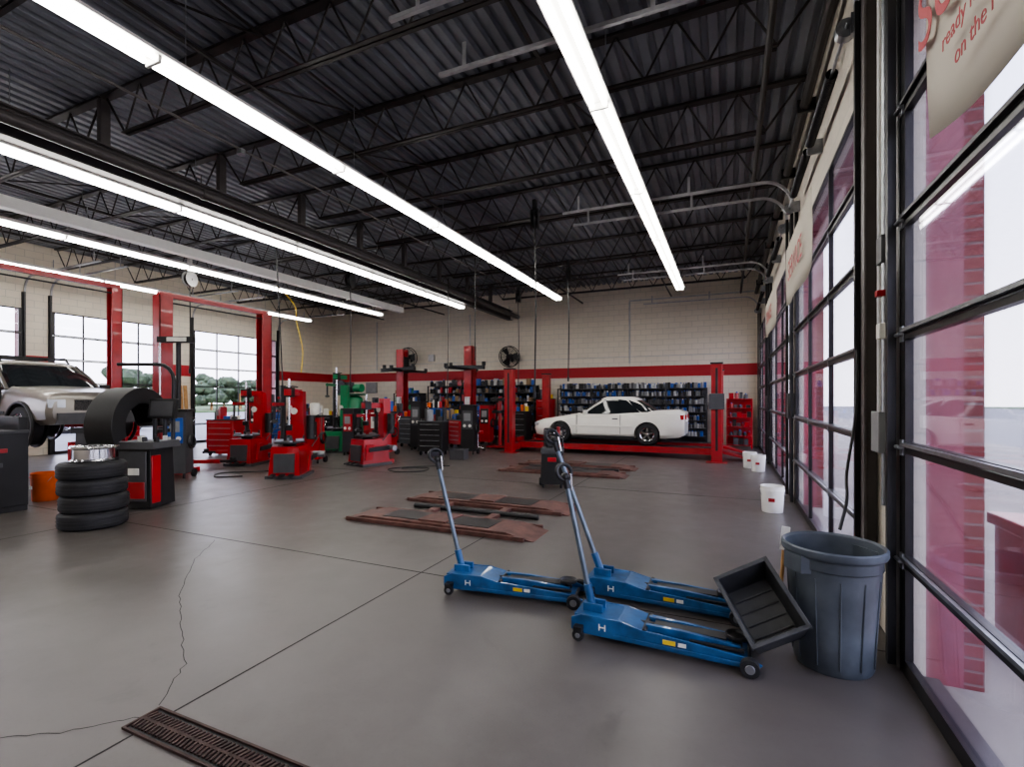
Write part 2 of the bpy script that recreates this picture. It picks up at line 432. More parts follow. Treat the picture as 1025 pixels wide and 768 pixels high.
GX = -8.3
def joist(y):
    b = B(); zt = ZC-.01; zb = ZC-.66
    for (a, c) in ((XL+.01, GX-.02), (GX+.02, XR-.01)):
        b.b2((a, y-.06, zt-.035), (c, y+.06, zt), JOIST)
        b.b2((a+.5, y-.055, zb), (c-.5, y-.006, zb+.008), JOIST); b.b2((a+.5, y+.006, zb), (c-.5, y+.055, zb+.008), JOIST)
        b.b2((a+.5, y-.012, zb), (c-.5, y-.006, zb+.055), JOIST); b.b2((a+.5, y+.006, zb), (c-.5, y+.012, zb+.055), JOIST)
        n = 12; L = (c-a-1.0)/n
        b.cyl((a+.05, y, zt-.03), (a+.5, y, zb+.02), .016, JOIST, seg=6); b.cyl((c-.05, y, zt-.03), (c-.5, y, zb+.02), .016, JOIST, seg=6)
        for k in range(n):
            x0 = a+.5+k*L
            b.cyl((x0, y, zb+.02), (x0+L/2, y, zt-.02), .013, JOIST, seg=6); b.cyl((x0+L/2, y, zt-.02), (x0+L, y, zb+.02), .013, JOIST, seg=6)
    return b
y = -4.9; first = None
while y < YB-.3:
    if first is None:
        first = joist(0).obj('ceiling_joist'); first.location = (0, y, 0)
    else:
        o = bpy.data.objects.new('ceiling_joist', first.data); COL.objects.link(o); o.location = (0, y, 0)
    y += 1.8
b = B()
for x in (-1.9, -5.2, -11.5, -14.8):
    b.b2((x-.02, YF+.02, ZC-.672), (x+.02, YB-.02, ZC-.662), JOIST); b.b2((x-.003, YF+.02, ZC-.66), (x+.003, YB-.02, ZC-.62), JOIST)
    b.b2((x+.1, YF+.02, ZC-.07), (x+.14, YB-.02, ZC-.06), JOIST)
    yy = -4.9
    while yy < YB-2:
        b.cyl((x+.06, yy, ZC-.64), (x+.06, yy+1.8, ZC-.06), .014, JOIST, seg=5); yy += 1.8
b.obj('ceiling_joist_bridging')
b = B(); gz = ZC-.72
b.b2((GX-.1, YF+.01, gz-.40), (GX+.1, YB-.01, gz-.38), GIRD); b.b2((GX-.1, YF+.01, gz-.02), (GX+.1, YB-.01, gz), GIRD); b.b2((GX-.008, YF+.01, gz-.38), (GX+.008, YB-.01, gz-.02), GIRD)
yy = -4.9
while yy < YB-.3: b.b2((GX-.05, yy-.06, gz), (GX+.05, yy+.06, ZC-.06), GIRD); yy += 1.8
b.obj('ceiling_girder', smooth=False)
b = B(); b.cyl((GX+.35, YF+.01, ZC-1.0), (GX+.35, YB-.01, ZC-1.0), .085, GIRD, seg=14)
yy = -4
while yy < YB: b.cyl((GX+.35, yy, ZC-1.0), (GX+.35, yy+.06, ZC-1.0), .1, GIRD, seg=14); b.cyl((GX+.35, yy, ZC-.95), (GX+.35, yy, ZC-.7), .008, GIRD, seg=5); yy += 3.1
b.obj('ceiling_pipe')
b = B(); b.b2((-11.38, YF+.01, 4.86), (-11.18, 15.2, 5.06), WHITE)
yy = -4
while yy < 15: b.cyl((-11.28, yy, 5.06), (-11.28, yy, ZC-.7), .01, GALV, seg=5); yy += 3.1
b.obj('ceiling_beam', smooth=False)
b = B()
b.cyl((XR-.12, YF+.01, 5.24), (XR-.12, YB-.01, 5.24), .06, JOIST, seg=10)
b.cyl((XR-.6, YF+.01, 5.28), (XR-.6, YB-.01, 5.28), .035, JOIST, seg=10)
b.cyl((-3.4, YB-.1, 5.28), (XR-.2, YB-.1, 5.28), .03, LGREY, seg=8)
for yy in range(-5, 18, 2): b.b2((XR-.20, yy, 5.16), (XR-.002, yy+.04, 5.32), DKMET)
b.obj('ceiling_pipe')
b = B()
for (xa, ya, xb, yb) in ((-6.6, -4.0, -6.6, 15.5), (-13.6, -4, -13.6, 17)):
    b.cyl((xa, ya, 5.30), (xb, yb, 5.30), .018, GIRD, seg=6)
for (x, y) in ((-6.6, 5.0), (-6.6, 10.0), (-13.6, 8.0)):
    b.cyl((x, y, 5.22), (x, y, 5.30), .06, GALV, seg=10)
b.obj('ceiling_conduit')

def strip(x, y0, y1, z, wide=.26):
    b = B()
    b.b2((x-wide/2, y0, z+.07), (x+wide/2, y1, z+.10), WHITE)
    b.b2((x-.05, y0, z+.10), (x+.05, y1, z+.15), WHITE)
    L = 2.42; n = int((y1-y0)/L); L = (y1-y0)/n
    for k in range(n):
        a = y0+k*L
        for dx in (-.07, .07):
            b.cyl((x+dx, a+.04, z+.035), (x+dx, a+L-.04, z+.035), .025, TUBE, seg=10)
        b.b2((x-.10, a-.015, z+.0), (x+.10, a+.015, z+.07), WHITE)
        b.cyl((x, a+.3, z+.15), (x, a+.3, ZC-.1), .006, GALV, seg=4)
    b.b2((x-.10, y1-.015, z), (x+.10, y1, z+.07), WHITE)
    b.obj('fluorescent_light_strip', smooth=True)
for x in (-1.3, -5.0, -8.55, -12.1, -15.7): strip(x, -4.4, 15.0, 4.78)

def reel(x, y, z, col, drop=None, hm=BLACK):
    b = B()
    b.lathe([(.03, -.07), (.2, -.07), (.2, -.06), (.08, -.05), (.08, .05), (.2, .06), (.2, .07), (.03, .07)], (x, y, z), col, (1, .3, 0), 20)
    b.torus((x, y, z), .13, .05, hm, (1, .3, 0), 18, 6)
    b.b2((x-.03, y-.05, z), (x+.03, y+.05, ZC-.69), col)
    if drop: b.sweep([(x, y, z-.1), (x+.02, y, (z+drop)/2), (x, y, drop)], .015, hm, 6); b.cyl((x, y, drop-.12), (x, y, drop), .025, DKMET)
    b.obj('hose_reel')
reel(-3.3, 8.5, 4.95, DKMET, 1.75)
reel(-12.9, 8.3, 4.75, LGREY, 2.4)
reel(-9.6, 10.6, 4.9, DKMET, 2.1)
reel(-6.2, 14.5, 4.9, DKMET, 2.0)
reel(-3.9, 12.5, 4.95, DKMET, 2.2)
def cord(name, pts, r, m):
    b = B(); P = [Vector(p) for p in pts]; out = []
    for i in range(len(P)-1):
        p0 = P[max(i-1, 0)]; p1 = P[i]; p2 = P[i+1]; p3 = P[min(i+2, len(P)-1)]
        for k in range(6):
            t = k/6
            out.append(.5*((2*p1)+(p2-p0)*t+(2*p0-5*p1+4*p2-p3)*t*t+(3*p1-p0-3*p2+p3)*t**3))
    out.append(P[-1]); b.sweep(out, r, m, 6); b.obj(name)
cord('air_hose', [(-10.9, 9.3, 4.6), (-10.5, 9.5, 4.1), (-10.3, 9.4, 3.6), (-10.1, 9.4, 2.9), (-10.15, 9.4, 2.3)], .014, YEL)
cord('air_hose', [(-9.3, 7.9, 5.2), (-9.3, 8.0, 3.5), (-9.2, 8.0, 1.9)], .014, BLACK)
cord('air_hose', [(-7.6, 12.5, 5.2), (-7.6, 12.5, 3.2), (-7.6, 12.4, 1.3)], .016, BLACK)
cord('air_hose', [(-5.9, 11.0, 5.2), (-5.9, 11.0, 3.5), (-5.9, 11.0, 2.6)], .014, BLACK)
cord('air_hose', [(-6.9, 9.3, .014), (-6.4, 9.6, .014), (-6.2, 9.1, .014), (-6.7, 8.8, .014), (-7.1, 9.1, .014), (-6.8, 9.6, .014), (-6.1, 10.1, .014)], .012, BLACK)
cord('air_hose', [(-9.2, 7.0, .014), (-9.6, 6.7, .014), (-10.0, 7.1, .014), (-9.6, 7.5, .014), (-9.2, 7.9, .014)], .012, BLACK)
cord('power_cord', [(.84, 4.2, 1.95), (.82, 4.15, 1.5), (.74, 4.0, 1.1), (.70, 3.78, .95), (.64, 3.66, .78)], .010, BLACK)

# ------------------------------------------------------------------ vehicles
def boolean_cut(o, cutters):
    for c in cutters:
        md = o.modifiers.new('cut', 'BOOLEAN'); md.operation = 'DIFFERENCE'; md.object = c; md.solver = 'EXACT'
    dg = bpy.context.evaluated_depsgraph_get(); me = bpy.data.meshes.new_from_object(o.evaluated_get(dg))
    o.modifiers.clear(); o.data = me
    for c in cutters: bpy.data.objects.remove(c)
def wheel(b, x, y, r, w, side, spokes=5, T=None):
    ax = (0, side, 0); c = (x, y, r)
    b.lathe([(r*.62, -w/2), (r*.9, -w/2), (r*.99, -w*.38), (r, 0), (r*.99, w*.38), (r*.9, w/2), (r*.66, w/2), (r*.62, w*.42), (r*.62, -w/2)], c, RUBBER, ax, 32)
    b.lathe([(r*.63, w*.43), (r*.60, w*.45), (r*.56, w*.2), (r*.54, -w*.2), (.02, -w*.2)], c, DGREY, ax, 32)
    b.lathe([(r*.65, w*.44), (r*.62, w*.5), (r*.57, w*.44)], c, CHROME, ax, 32)
    q = Vector(ax).to_track_quat('Z', 'Y').to_matrix().to_4x4()
    for k in range(spokes):
        a = 2*math.pi*k/spokes+.3
        T = Matrix.Translation(c) @ q @ Matrix.Rotation(a, 4, 'Z') @ Matrix.Translation((r*.31, 0, w*.36))
        x_, y_, z_ = r*.3, r*.085, w*.05
        b.add([(-x_, -y_*1.2, -z_), (x_, -y_, -z_), (x_, y_, -z_), (-x_, y_*1.2, -z_), (-x_, -y_*1.2, z_), (x_, -y_, z_), (x_, y_, z_), (-x_, y_*1.2, z_)],
              [(0, 3, 2, 1), (4, 5, 6, 7), (0, 1, 5, 4), (1, 2, 6, 5), (2, 3, 7, 6), (3, 0, 4, 7)], CHROME, T)
    b.lathe([(r*.16, w*.36), (r*.14, w*.44), (.001, w*.46)], c, CHROME, ax, 16)
def ring_body(x, w, zb, zm, zs, zt):
    h = [(0, zb), (w*.86, zb), (w*.98, zb+.10), (w, zm), (w*.985, (zm+zs)/2), (w*.95, zs), (w*.82, zt), (w*.4, zt+.02)]
    r = [(x, y, z) for y, z in h]+[(x, 0, zt+.03)]+[(x, -y, z) for y, z in h[:0:-1]]
    return r
def ring_top(z, x0, x1, w):
    xm = (x0+x1)/2
    h = [(x0, 0), (x0+.02, w*.5), (x0+.10, w*.86), (x0+.28, w), (xm, w*1.02), (x1-.28, w), (x1-.10, w*.86), (x1-.02, w*.5)]
    return [(x, y, z) for x, y in h]+[(x1, 0, z)]+[(x, -y, z) for x, y in h[:0:-1]]
def vehicle(name, T, P):
    root = empty(name); col = P['col']
    bb = B(T); bb.loft([ring_body(*s) for s in P['st']], col)
    body = bb.obj('body', parent=root)
    cut = []
    for x in P['wx']:
        for sg in (1, -1):
            c = B(T); c.cyl((x, sg*(P['hw']-.26), P['wr']), (x, sg*(P['hw']+.2), P['wr']), P['wr']*1.15, BLACK, seg=28); cut.append(c.obj('cut'))
    boolean_cut(body, cut)
    body.data.polygons.foreach_set('use_smooth', [True]*len(body.data.polygons)); body.data.set_sharp_from_angle(angle=math.radians(38))
    g = B(T); (zb, zm, zr, zt) = P['gz']; (xb0, xb1, wb) = P['gb']; (xr0, xr1, wr) = P['gr']
    t = .5
    g.loft([ring_top(zb, xb0, xb1, wb), ring_top((zb+zr)/2, xb0*(1-t)+xr0*t-.02, xb1*(1-t)+xr1*t+.03, wb*(1-t)+wr*t+.015), ring_top(zr, xr0, xr1, wr)], CGLASS, cap=False)
    g.obj('windows', parent=root)
    r = B(T)
    r.loft([ring_top(zr-.03, xr0-.04, xr1+.04, wr+.014), ring_top(zr+.02, xr0+.01, xr1, wr-.01), ring_top(zt-.01, xr0+.12, xr1-.12, wr-.14), ring_top(zt, xr0+.35, xr1-.35, wr-.35)], col)
    for sg in (1, -1):
        r.sweep([(xb0+.22, sg*wb*.97, zb-.02), ((xb0+xr0)/2+.2, sg*((wb+wr)/2+.012), (zb+zr)/2), (xr0+.22, sg*wr*.99, zr)], .032, col, 6)
        pw = P['cp']
        poly = [(xb1-.25-pw, sg*(wb*1.0+.022), zb-.02), (xb1-.1, sg*(wb*.86+.04), zb-.02), (xr1-.08, sg*(wr*.86+.03), zr), (xr1-.25-pw*.35, sg*(wr+.018), zr)]
        r.add(poly+[(x, y-sg*.06, z) for x, y, z in poly], [(0, 1, 2, 3), (4, 7, 6, 5), (0, 4, 5, 1), (1, 5, 6, 2), (2, 6, 7, 3), (3, 7, 4, 0)], col)
        for px in P['bp']:
            fx = (px-xb0)/(xb1-xb0); tx = xr0+(xr1-xr0)*fx
            r.sweep([(px, sg*(wb*1.015), zb-.02), (tx, sg*(wr*1.02), zr)], .022, BLACK, 4)
    r.obj('roof', parent=root)
    d = B(T); hw = P['hw']
    for sg in (1, -1):
        for x in P['doors']: d.b2((x-.006, sg*(hw-.03), P['dz'][0]), (x+.006, sg*(hw+.002), P['dz'][1]), BLACK)
        d.box((P['hx'], sg*(hw*.99), P['dz'][1]-.12), (.16, .03, .03), BLACK)
        d.b2((P['wx'][0]+P['wr']*1.25, sg*(hw-.02), P['ml']), (P['wx'][1]-P['wr']*1.25, sg*(hw+.014), P['ml']+.05), P['mold'])
        d.box((xb0+.35, sg*(wb+.13), zb+.06), (.10, .18, .12), P['mirror'])
        d.b2((P['wx'][0]+P['wr']*1.15, sg*(hw-.08), P['st'][3][2]-.03), (P['wx'][1]-P['wr']*1.15, sg*(hw-.02), P['st'][3][2]+.05), BLACK)
        d.box(P['hl'][0][:1]+(sg*P['hl'][0][1],)+P['hl'][0][2:], P['hl'][1], HEADL, rot=(0, 0, sg*-P['hl'][2]))
        d.box(P['tl'][0][:1]+(sg*P['tl'][0][1],)+P['tl'][0][2:], P['tl'][1], TAIL, rot=(0, 0, sg*P['tl'][2]))
        for x in P['wx']: d.cyl((x, sg*(hw-.27), P['wr']), (x, sg*(hw-.25), P['wr']), P['wr']*1.14, BLACK, seg=24)
        if P.get('flare'):
            for x in P['wx']: d.torus((x, sg*(hw-.005), P['wr']), P['wr']*1.18, .035, BLACK, (0, 1, 0), 32, 6)
    L = P['st'][-1][0]
    d.b2((.0, -hw*.5, P['gl'][0]), (.06, hw*.5, P['gl'][1]), BLACK)
    d.b2((L-.03, -.26, P['tl'][0][2]-.14), (L+.012, .26, P['tl'][0][2]-.03), LABEL)
    d.obj('trim_parts', bevel=.01, parent=root)
    w = B(T)
    for x in P['wx']:
        for sg in (1, -1): wheel(w, x, sg*(hw-.12), P['wr'], P['ww'], sg, P['sp'])
    w.obj('wheels', parent=root)
    if P.get('rack'):
        k = B(T)
        for sg in (1, -1):
            k.sweep([(xr0+.3, sg*(wr-.1), zt-.02), (xr0+.45, sg*(wr-.1), zt+.1), (xr1-.45, sg*(wr-.1), zt+.1), (xr1-.3, sg*(wr-.1), zt-.02)], .025, BLACK)
        for x in (xr0+.6, (xr0+xr1)/2, xr1-.6): k.sweep([(x, -wr+.1, zt+.1), (x, wr-.1, zt+.1)], .02, BLACK)
        k.b2((-.06, -hw*.8, .42), (.12, hw*.8, .64), DGREY)
        k.obj('roof_rack', parent=root)
    return root

coupe = dict(col=CARW, hw=.87, wr=.31, ww=.2, sp=5, wx=(.92, 3.50),
    st=[(0, .56, .30, .40, .50, .56), (.08, .70, .22, .40, .56, .63), (.3, .81, .2, .42, .62, .69), (.9, .86, .19, .45, .70, .78),
        (1.45, .87, .19, .46, .78, .88), (2.4, .87, .19, .48, .83, .91), (3.3, .87, .19, .50, .88, .95), (4.0, .86, .2, .52, .90, .98), (4.35, .80, .23, .52, .88, .985), (4.5, .70, .30, .5, .82, .93)],
    gz=(.87, 0, 1.30, 1.39), gb=(1.38, 3.92, .76), gr=(2.05, 3.20, .60), cp=.26, bp=(), doors=(1.45, 2.75), dz=(.3, .86), hx=2.6,
    ml=.5, mold=CARW, mirror=CARW, hl=((.12, .6, .55), (.16, .30, .10), .25), tl=((4.44, .58, .80), (.12, .34, .13), .2), gl=(.30, .38))
vehicle('car', TR(-5.62, 15.05, .30), coupe)
suv = dict(col=SILVER, hw=.92, wr=.385, ww=.26, sp=6, wx=(.85, 3.55), flare=True,
    st=[(0, .80, .45, .65, .84, .92), (.08, .88, .42, .66, .92, 1.02), (.4, .91, .4, .68, .98, 1.08), (.9, .92, .38, .7, 1.02, 1.12),
        (1.3, .92, .36, .7, 1.05, 1.16), (2.4, .92, .36, .7, 1.06, 1.16), (3.5, .92, .36, .7, 1.06, 1.16), (4.2, .91, .4, .7, 1.06, 1.16), (4.45, .88, .45, .7, 1.04, 1.14), (4.5, .84, .48, .7, 1.0, 1.1)],
    gz=(1.12, 0, 1.66, 1.74), gb=(1.25, 4.42, .84), gr=(1.95, 4.2, .70), cp=.15, bp=(2.45, 3.35), doors=(1.5, 2.45, 3.3), dz=(.5, 1.1), hx=2.3,
    ml=.62, mold=BLACK, mirror=BLACK, hl=((.06, .72, .82), (.12, .26, .16), .15), tl=((4.44, .8, .95), (.1, .14, .35), .1), gl=(.68, .90), rack=True)
vehicle('suv', TR(-11.75, 5.75, .70, 183), suv)

# ------------------------------------------------------------------ lifts
def two_post(name, x, y0, y1, H, arm_z, w=.30, d=.34):
    root = empty(name)
    for sg, y in ((1, y0), (-1, y1)):
        b = B(); t = .03
        b.b2((x-w/2, y-d/2*sg, 0), (x+w/2, y-(d/2-t)*sg, H), RED)
        b.b2((x-w/2, y-d/2*sg, 0), (x-w/2+t, y+d/2*sg, H), RED); b.b2((x+w/2-t, y-d/2*sg, 0), (x+w/2, y+d/2*sg, H), RED)
        b.b2((x-.35, y-.3, 0), (x+.35, y+.3, .025), RED)
        b.b2((x-w/2+.04, y-.1, arm_z-.1), (x+w/2-.04, y+(d/2+.03)*sg, arm_z+.6), DKMET)
        for sx in (-1, 1):
            a = Vector((x+sx*.08, y+(d/2)*sg, arm_z)); e = Vector((x+sx*1.0, y+sg*(d/2+.55), arm_z))
            dr = (e-a); ang = math.atan2(dr.y, dr.x)
            m = (a+e)/2
            b.box(m, (dr.length, .10, .09), RED, rot=(0, 0, ang)); b.box(e+dr*.12, (.45, .07, .06), DKMET, rot=(0, 0, ang))
            b.cyl(e+dr*.25+Vector((0, 0, .03)), e+dr*.25+Vector((0, 0, .1)), .06, BLACK)
        b.cyl((x, y, .2), (x, y, H-.3), .03, DKMET)
        b.b2((x-.1, y-d/2*sg-.12*sg, 1.3), (x+.1, y-d/2*sg, 1.75), DGREY)
        b.obj('column', parent=root, bevel=.005)
    b = B(); b.b2((x-.06, y0-.1, H-.02), (x+.06, y1+.1, H+.1), RED); b.cyl((x+.1, y0, H-.15), (x+.1, y1, H-.15), .02, BLACK)
    b.obj('overhead_beam', parent=root)
two_post('two_post_lift', -14.4, 4.0, 7.35, 4.45, .95, w=.24, d=.24)
two_post('two_post_lift', -12.0, 7.1, 9.8, 4.0, .14, w=.26, d=.30)
def two_post_x(x0, x1, y, H, az):
    root = empty('two_post_lift')
    for sg, x in ((1, x0), (-1, x1)):
        b = B(); w = .34; d = .34; t = .03
        b.b2((x-sg*w/2, y-d/2, 0), (x-sg*(w/2-t), y+d/2, H), RED)
        b.b2((x-w/2, y-d/2, 0), (x+w/2, y-d/2+t, H), RED); b.b2((x-w/2, y+d/2-t, 0), (x+w/2, y+d/2, H), RED)
        b.b2((x-.3, y-.35, 0), (x+.3, y+.35, .025), RED)
        b.b2((x-.14, y-.13, az-.1), (x+.2*sg, y+.13, az+.55), DKMET)
        for sy in (-1, 1):
            a = Vector((x+sg*.1, y+sy*.2, az)); e = Vector((x+sg*.35, y+sy*1.15, az)); dr = e-a
            b.box((a+e)/2, (dr.length, .11, .1), DKMET, rot=(0, 0, math.atan2(dr.y, dr.x)))
            b.cyl(e, e+Vector((0, 0, .14)), .07, BLACK)
        b.box((x-sg*.02, y-.24, az+.05), (1.5, .12, .14), DKMET, rot=(0, -.04*sg, .12*sg))
        for q in (-.7, .7): b.cyl((x+q, y-.24, az+.1), (x+q, y-.24, az+.24), .07, BLACK)
        b.b2((x-.09, y-d/2-.1, 1.2), (x+.09, y-d/2, 1.7), LGREY)
        b.obj('column', parent=root, bevel=.005)
two_post_x(-12.0, -8.9, 16.2, 3.6, 2.75)

root = empty('four_post_lift')
b = B()
for x in (-6.05, -.28):
    for y in (13.5, 16.75):
        b.b2((x-.13, y-.12, 0), (x+.13, y+.12, 2.5), RED); b.b2((x-.25, y-.22, 0), (x+.25, y+.22, .02), RED)
        b.b2((x-.03, y+(-.125 if y < 15 else .1), .3), (x+.03, y+(-.1 if y < 15 else .125), 2.4), DKMET)
        b.b2((x-.15, y-.14, 2.5), (x+.15, y+.14, 2.54), DKMET)
    b.b2((x-.12, 13.6, .06), (x+.12, 16.65, .24), RED)
b.b2((-.46, 13.3, 1.35), (-.1, 13.38, 1.75), DGREY)
b.obj('posts', parent=root, bevel=.008)
b = B()
for y in (14.05, 15.55):
    b.b2((-6.0, y, .12), (-.3, y+.52, .295), RED); b.b2((-5.9, y+.03, .295), (-.4, y+.49, .3), DKMET)
    b.b2((-6.1, y, .3), (-6.02, y+.52, .42), RED)
    b.prism([(-.3, .29), (-.3, .2), (.6, .0), (.63, .02)], y, y+.5, RED)
b.obj('runways', parent=root)

def floor_lift(x0, x1, y0, y1, name='low_rise_lift'):
    b = B(); w = .55
    for y in (y0, y1-w):
        b.prism([(x0, 0), (x0+.35, .075), (x1-.35, .075), (x1, 0)], y, y+w, RUST)
        b.b2((x0+.6, y+.08, .075), (x0+1.2, y+w-.08, .083), DKMET); b.b2((x1-1.2, y+.08, .075), (x1-.6, y+w-.08, .083), DKMET)
        b.b2((x0+.1, y-.05, 0), (x1-.1, y-.01, .05), RUST); b.b2((x0+.1, y+w+.01, 0), (x1-.1, y+w+.05, .05), RUST)
        b.b2(((x0+x1)/2-.2, y+.05, .075), ((x0+x1)/2+.2, y+w-.05, .10), RUST)
    for x in (x0+.9, x1-.9): b.b2((x-.06, y0+w, 0), (x+.06, y1-w, .045), RUST)
    b.cyl((x0+.5, (y0+y1)/2, .04), (x1-.3, (y0+y1)/2, .04), .035, DKMET)
    b.obj(name, bevel=.004)
floor_lift(-4.75, -2.0, 5.1, 7.0)
floor_lift(-4.8, -1.9, 9.9, 11.6)

# ------------------------------------------------------------------ floor jacks
HND = pm('handle_steel', (0.16, 0.20, 0.25), 0.35, 0.7, 0.2, 8)
def jack(x, y, rz, lean, H, sc=.96):
    T = TR(x, y, 0, rz) @ Matrix.Scale(sc, 4); b = B(T)
    side = [(0, .06), (.0, .14), (.07, .17), (.34, .17), (.47, .14), (.78, .12), (1.12, .095), (1.2, .065), (1.17, .03), (.9, .03), (.3, .04), (.08, .04)]
    for s in (-1, 1):
        yy = s*.135; b.prism(side, yy-.009, yy+.009, BLUE)
        b.prism([(.3, .05), (.3, .075), (1.1, .065), (1.1, .045)], yy+s*.009-.005, yy+s*.009+.012*s, BLUE)
        b.box((.66, s*.146, .093), (.08, .004, .03), YEL); b.box((.74, s*.146, .092), (.05, .004, .026), LABEL)
        for k in (0, 1): b.box((.2+k*.04, s*.146, .105), (.008, .004, .045), LABEL)
        b.box((.22, s*.146, .105), (.03, .004, .008), LABEL)
        b.cyl((1.13, s*.15, .055), (1.13, s*.20, .055), .055, RUBBER, seg=20); b.cyl((1.13, s*.148, .055), (1.13, s*.205, .055), .028, GALV, seg=14)
        b.cyl((.06, s*.16, .04), (.06, s*.19, .04), .04, RUBBER, seg=16); b.b2((.03, s*.13, .06), (.09, s*.2, .10), DKMET)
        b.cyl((.06, s*.155, .04), (.06, s*.195, .04), .018, GALV, seg=10)
    b.b2((.02, -.13, .15), (.35, .13, .165), BLUE)
    b.box((.42, 0, .145), (.2, .25, .012), BLUE, rot=(0, .2, 0))
    b.b2((.12, -.12, .045), (.5, .12, .11), BLUE)
    b.cyl((.35, 0, .10), (.72, 0, .10), .045, DKMET); b.cyl((.72, 0, .10), (.82, 0, .10), .022, CHROME)
    arm = [(.5, .11), (.5, .155), (.72, .155), (1.08, .13), (1.08, .09), (.72, .10)]
    b.prism(arm, -.08, -.05, BLUE); b.prism(arm, .05, .08, BLUE)
    b.b2((.55, -.05, .135), (1.0, .05, .145), DKMET); b.b2((.78, -.11, .10), (1.1, -.085, .12), DKMET); b.b2((.78, .085, .10), (1.1, .11, .12), DKMET)
    b.lathe([(.001, .155), (.05, .155), (.065, .172), (.072, .172), (.072, .152), (.03, .14), (.03, .10)], (1.06, 0, 0), DKMET, seg=20)
    b.cyl((1.13, -.14, .055), (1.13, .14, .055), .014, DKMET); b.cyl((.5, -.14, .13), (.5, .14, .13), .018, DKMET)
    b.b2((1.0, -.125, .035), (1.12, .125, .065), BLUE)
    d = Vector((-math.sin(lean), 0, math.cos(lean))).normalized()
    p0 = Vector((.12, 0, .14))
    b.b2((.06, -.06, .14), (.2, -.035, .22), BLUE); b.b2((.06, .035, .14), (.2, .06, .22), BLUE)
    b.cyl(p0, p0+d*.2, .030, BLUE, seg=14)
    top = p0+d*(H-.2)
    b.cyl(p0+d*.18, top, .019, HND, seg=12)
    b.cyl(p0+d*.93*(H-.2), top, .023, BLACK, seg=12)
    n = 14; pts = []
    for k in range(n+1):
        a = math.pi*2*k/n; pts.append(top+d*(.055+.06*-math.cos(a))+Vector((.6, .8, 0))*(.065*math.sin(a)))
    b.sweep(pts, .014, BLACK, 8); b.sphere(top+d*.02, .032, BLACK)
    b.cyl(top-d*.08+Vector((.03, 0, 0)), top+d*.05+Vector((.05, 0, 0)), .007, CHROME)
    b.obj('floor_jack', bevel=.003)
jack(-2.18, 3.62, 8, .25, 1.20)
jack(-1.07, 4.0, -1, .37, 1.37, 1.0)
jack(-.97, 3.32, -1, .22, 1.16)

# trash can
b = B(TR(.58, 3.52))
s9 = .93
prof = [(.001, .0), (.215, .0), (.225, .02), (.235, .2), (.262, .57), (.262, .60), (.272, .61), (.272, .665), (.29, .675), (.298, .69), (.298, .72), (.285, .728), (.272, .715), (.262, .6), (.225, .04), (.001, .03)]
b.lathe([(r*s9, z) for r, z in prof], (0, 0, 0), CAN, seg=48)
for a in (-2.55, .6):
    c, s_ = math.cos(a), math.sin(a)
    M = TR(.250*c, .250*s_, .58, math.degrees(a))
    b.add([(-.02, -.09, 0), (.03, -.07, 0), (.03, .07, 0), (-.02, .09, 0), (-.02, -.09, .1), (.028, -.07, .1), (.028, .07, .1), (-.02, .09, .1)], [(0, 3, 2, 1), (4, 5, 6, 7), (0, 1, 5, 4), (1, 2, 6, 5), (2, 3, 7, 6), (3, 0, 4, 7)], CAN, M)
for k in range(24):
    a = 2*math.pi*k/24; c, s_ = math.cos(a), math.sin(a)
    if k % 2 == 0: b.cyl((.231*s9*c, .231*s9*s_, .05), (.262*s9*c, .262*s9*s_, .56), .004, CAN, seg=5)
b.lathe([(.001, .35), (.15, .42), (.225, .38)], (0, 0, 0), BLACK, seg=20)
b.obj('trash_can')
b = B(); b.cyl((.32, 3.92, .02), (.35, 3.86, .60), .012, WOOD); b.box((.355, 3.86, .64), (.05, .02, .16), WHITE, rot=(0, .1, 0)); b.box((.32, 3.92, .03), (.2, .05, .05), WHITE); b.obj('scrub_brush')

nz = Vector((-.12, -.78, .60)).normalized()
ax = Vector((.87, .38, .30)); ax = (ax-nz*ax.dot(nz)).normalized(); ay = nz.cross(ax)
R = Matrix((ax, ay, nz)).transposed().to_4x4()
b = B(Matrix.Translation((.185, 3.40, .31)) @ R); W, D, H = .33, .43, .26; t = .014
b.b2((-W*.44, -D*.46, -H/2), (W*.44, D*.46, -H/2+t), BINM)
for s in (-1, 1):
    x_ = s*W/2; b.add([(x_*.88, -D*.46, -H/2), (x_*.88, D*.46, -H/2), (x_, D/2, H/2), (x_, -D/2, H/2), (x_*.88-s*t, -D*.46, -H/2), (x_*.88-s*t, D*.46, -H/2), (x_-s*t, D/2, H/2), (x_-s*t, -D/2, H/2)],
        [(0, 1, 2, 3), (7, 6, 5, 4), (0, 4, 5, 1), (1, 5, 6, 2), (2, 6, 7, 3), (3, 7, 4, 0)], BINM)
    y_ = s*D/2; b.add([(-W*.44, y_*.92, -H/2), (W*.44, y_*.92, -H/2), (W/2, y_, H/2), (-W/2, y_, H/2), (-W*.44, y_*.92-s*t, -H/2), (W*.44, y_*.92-s*t, -H/2), (W/2, y_-s*t, H/2), (-W/2, y_-s*t, H/2)],
        [(0, 1, 2, 3), (7, 6, 5, 4), (0, 4, 5, 1), (1, 5, 6, 2), (2, 6, 7, 3), (3, 7, 4, 0)], BINM)
    b.b2((s*W/2-.012, -D/2-.012, H/2-.03), (s*W/2+.012, D/2+.012, H/2), BINM)
    b.b2((-W/2-.012, s*D/2-.012, H/2-.03), (W/2+.012, s*D/2+.012, H/2), BINM)
for k in range(4): b.b2((-W*.44+.02, -D*.3+k*D*.18, -H/2+t), (W*.44-.02, -D*.3+k*D*.18+.012, -H/2+t+.01), DGREY)
b.obj('plastic_bin', bevel=.004)

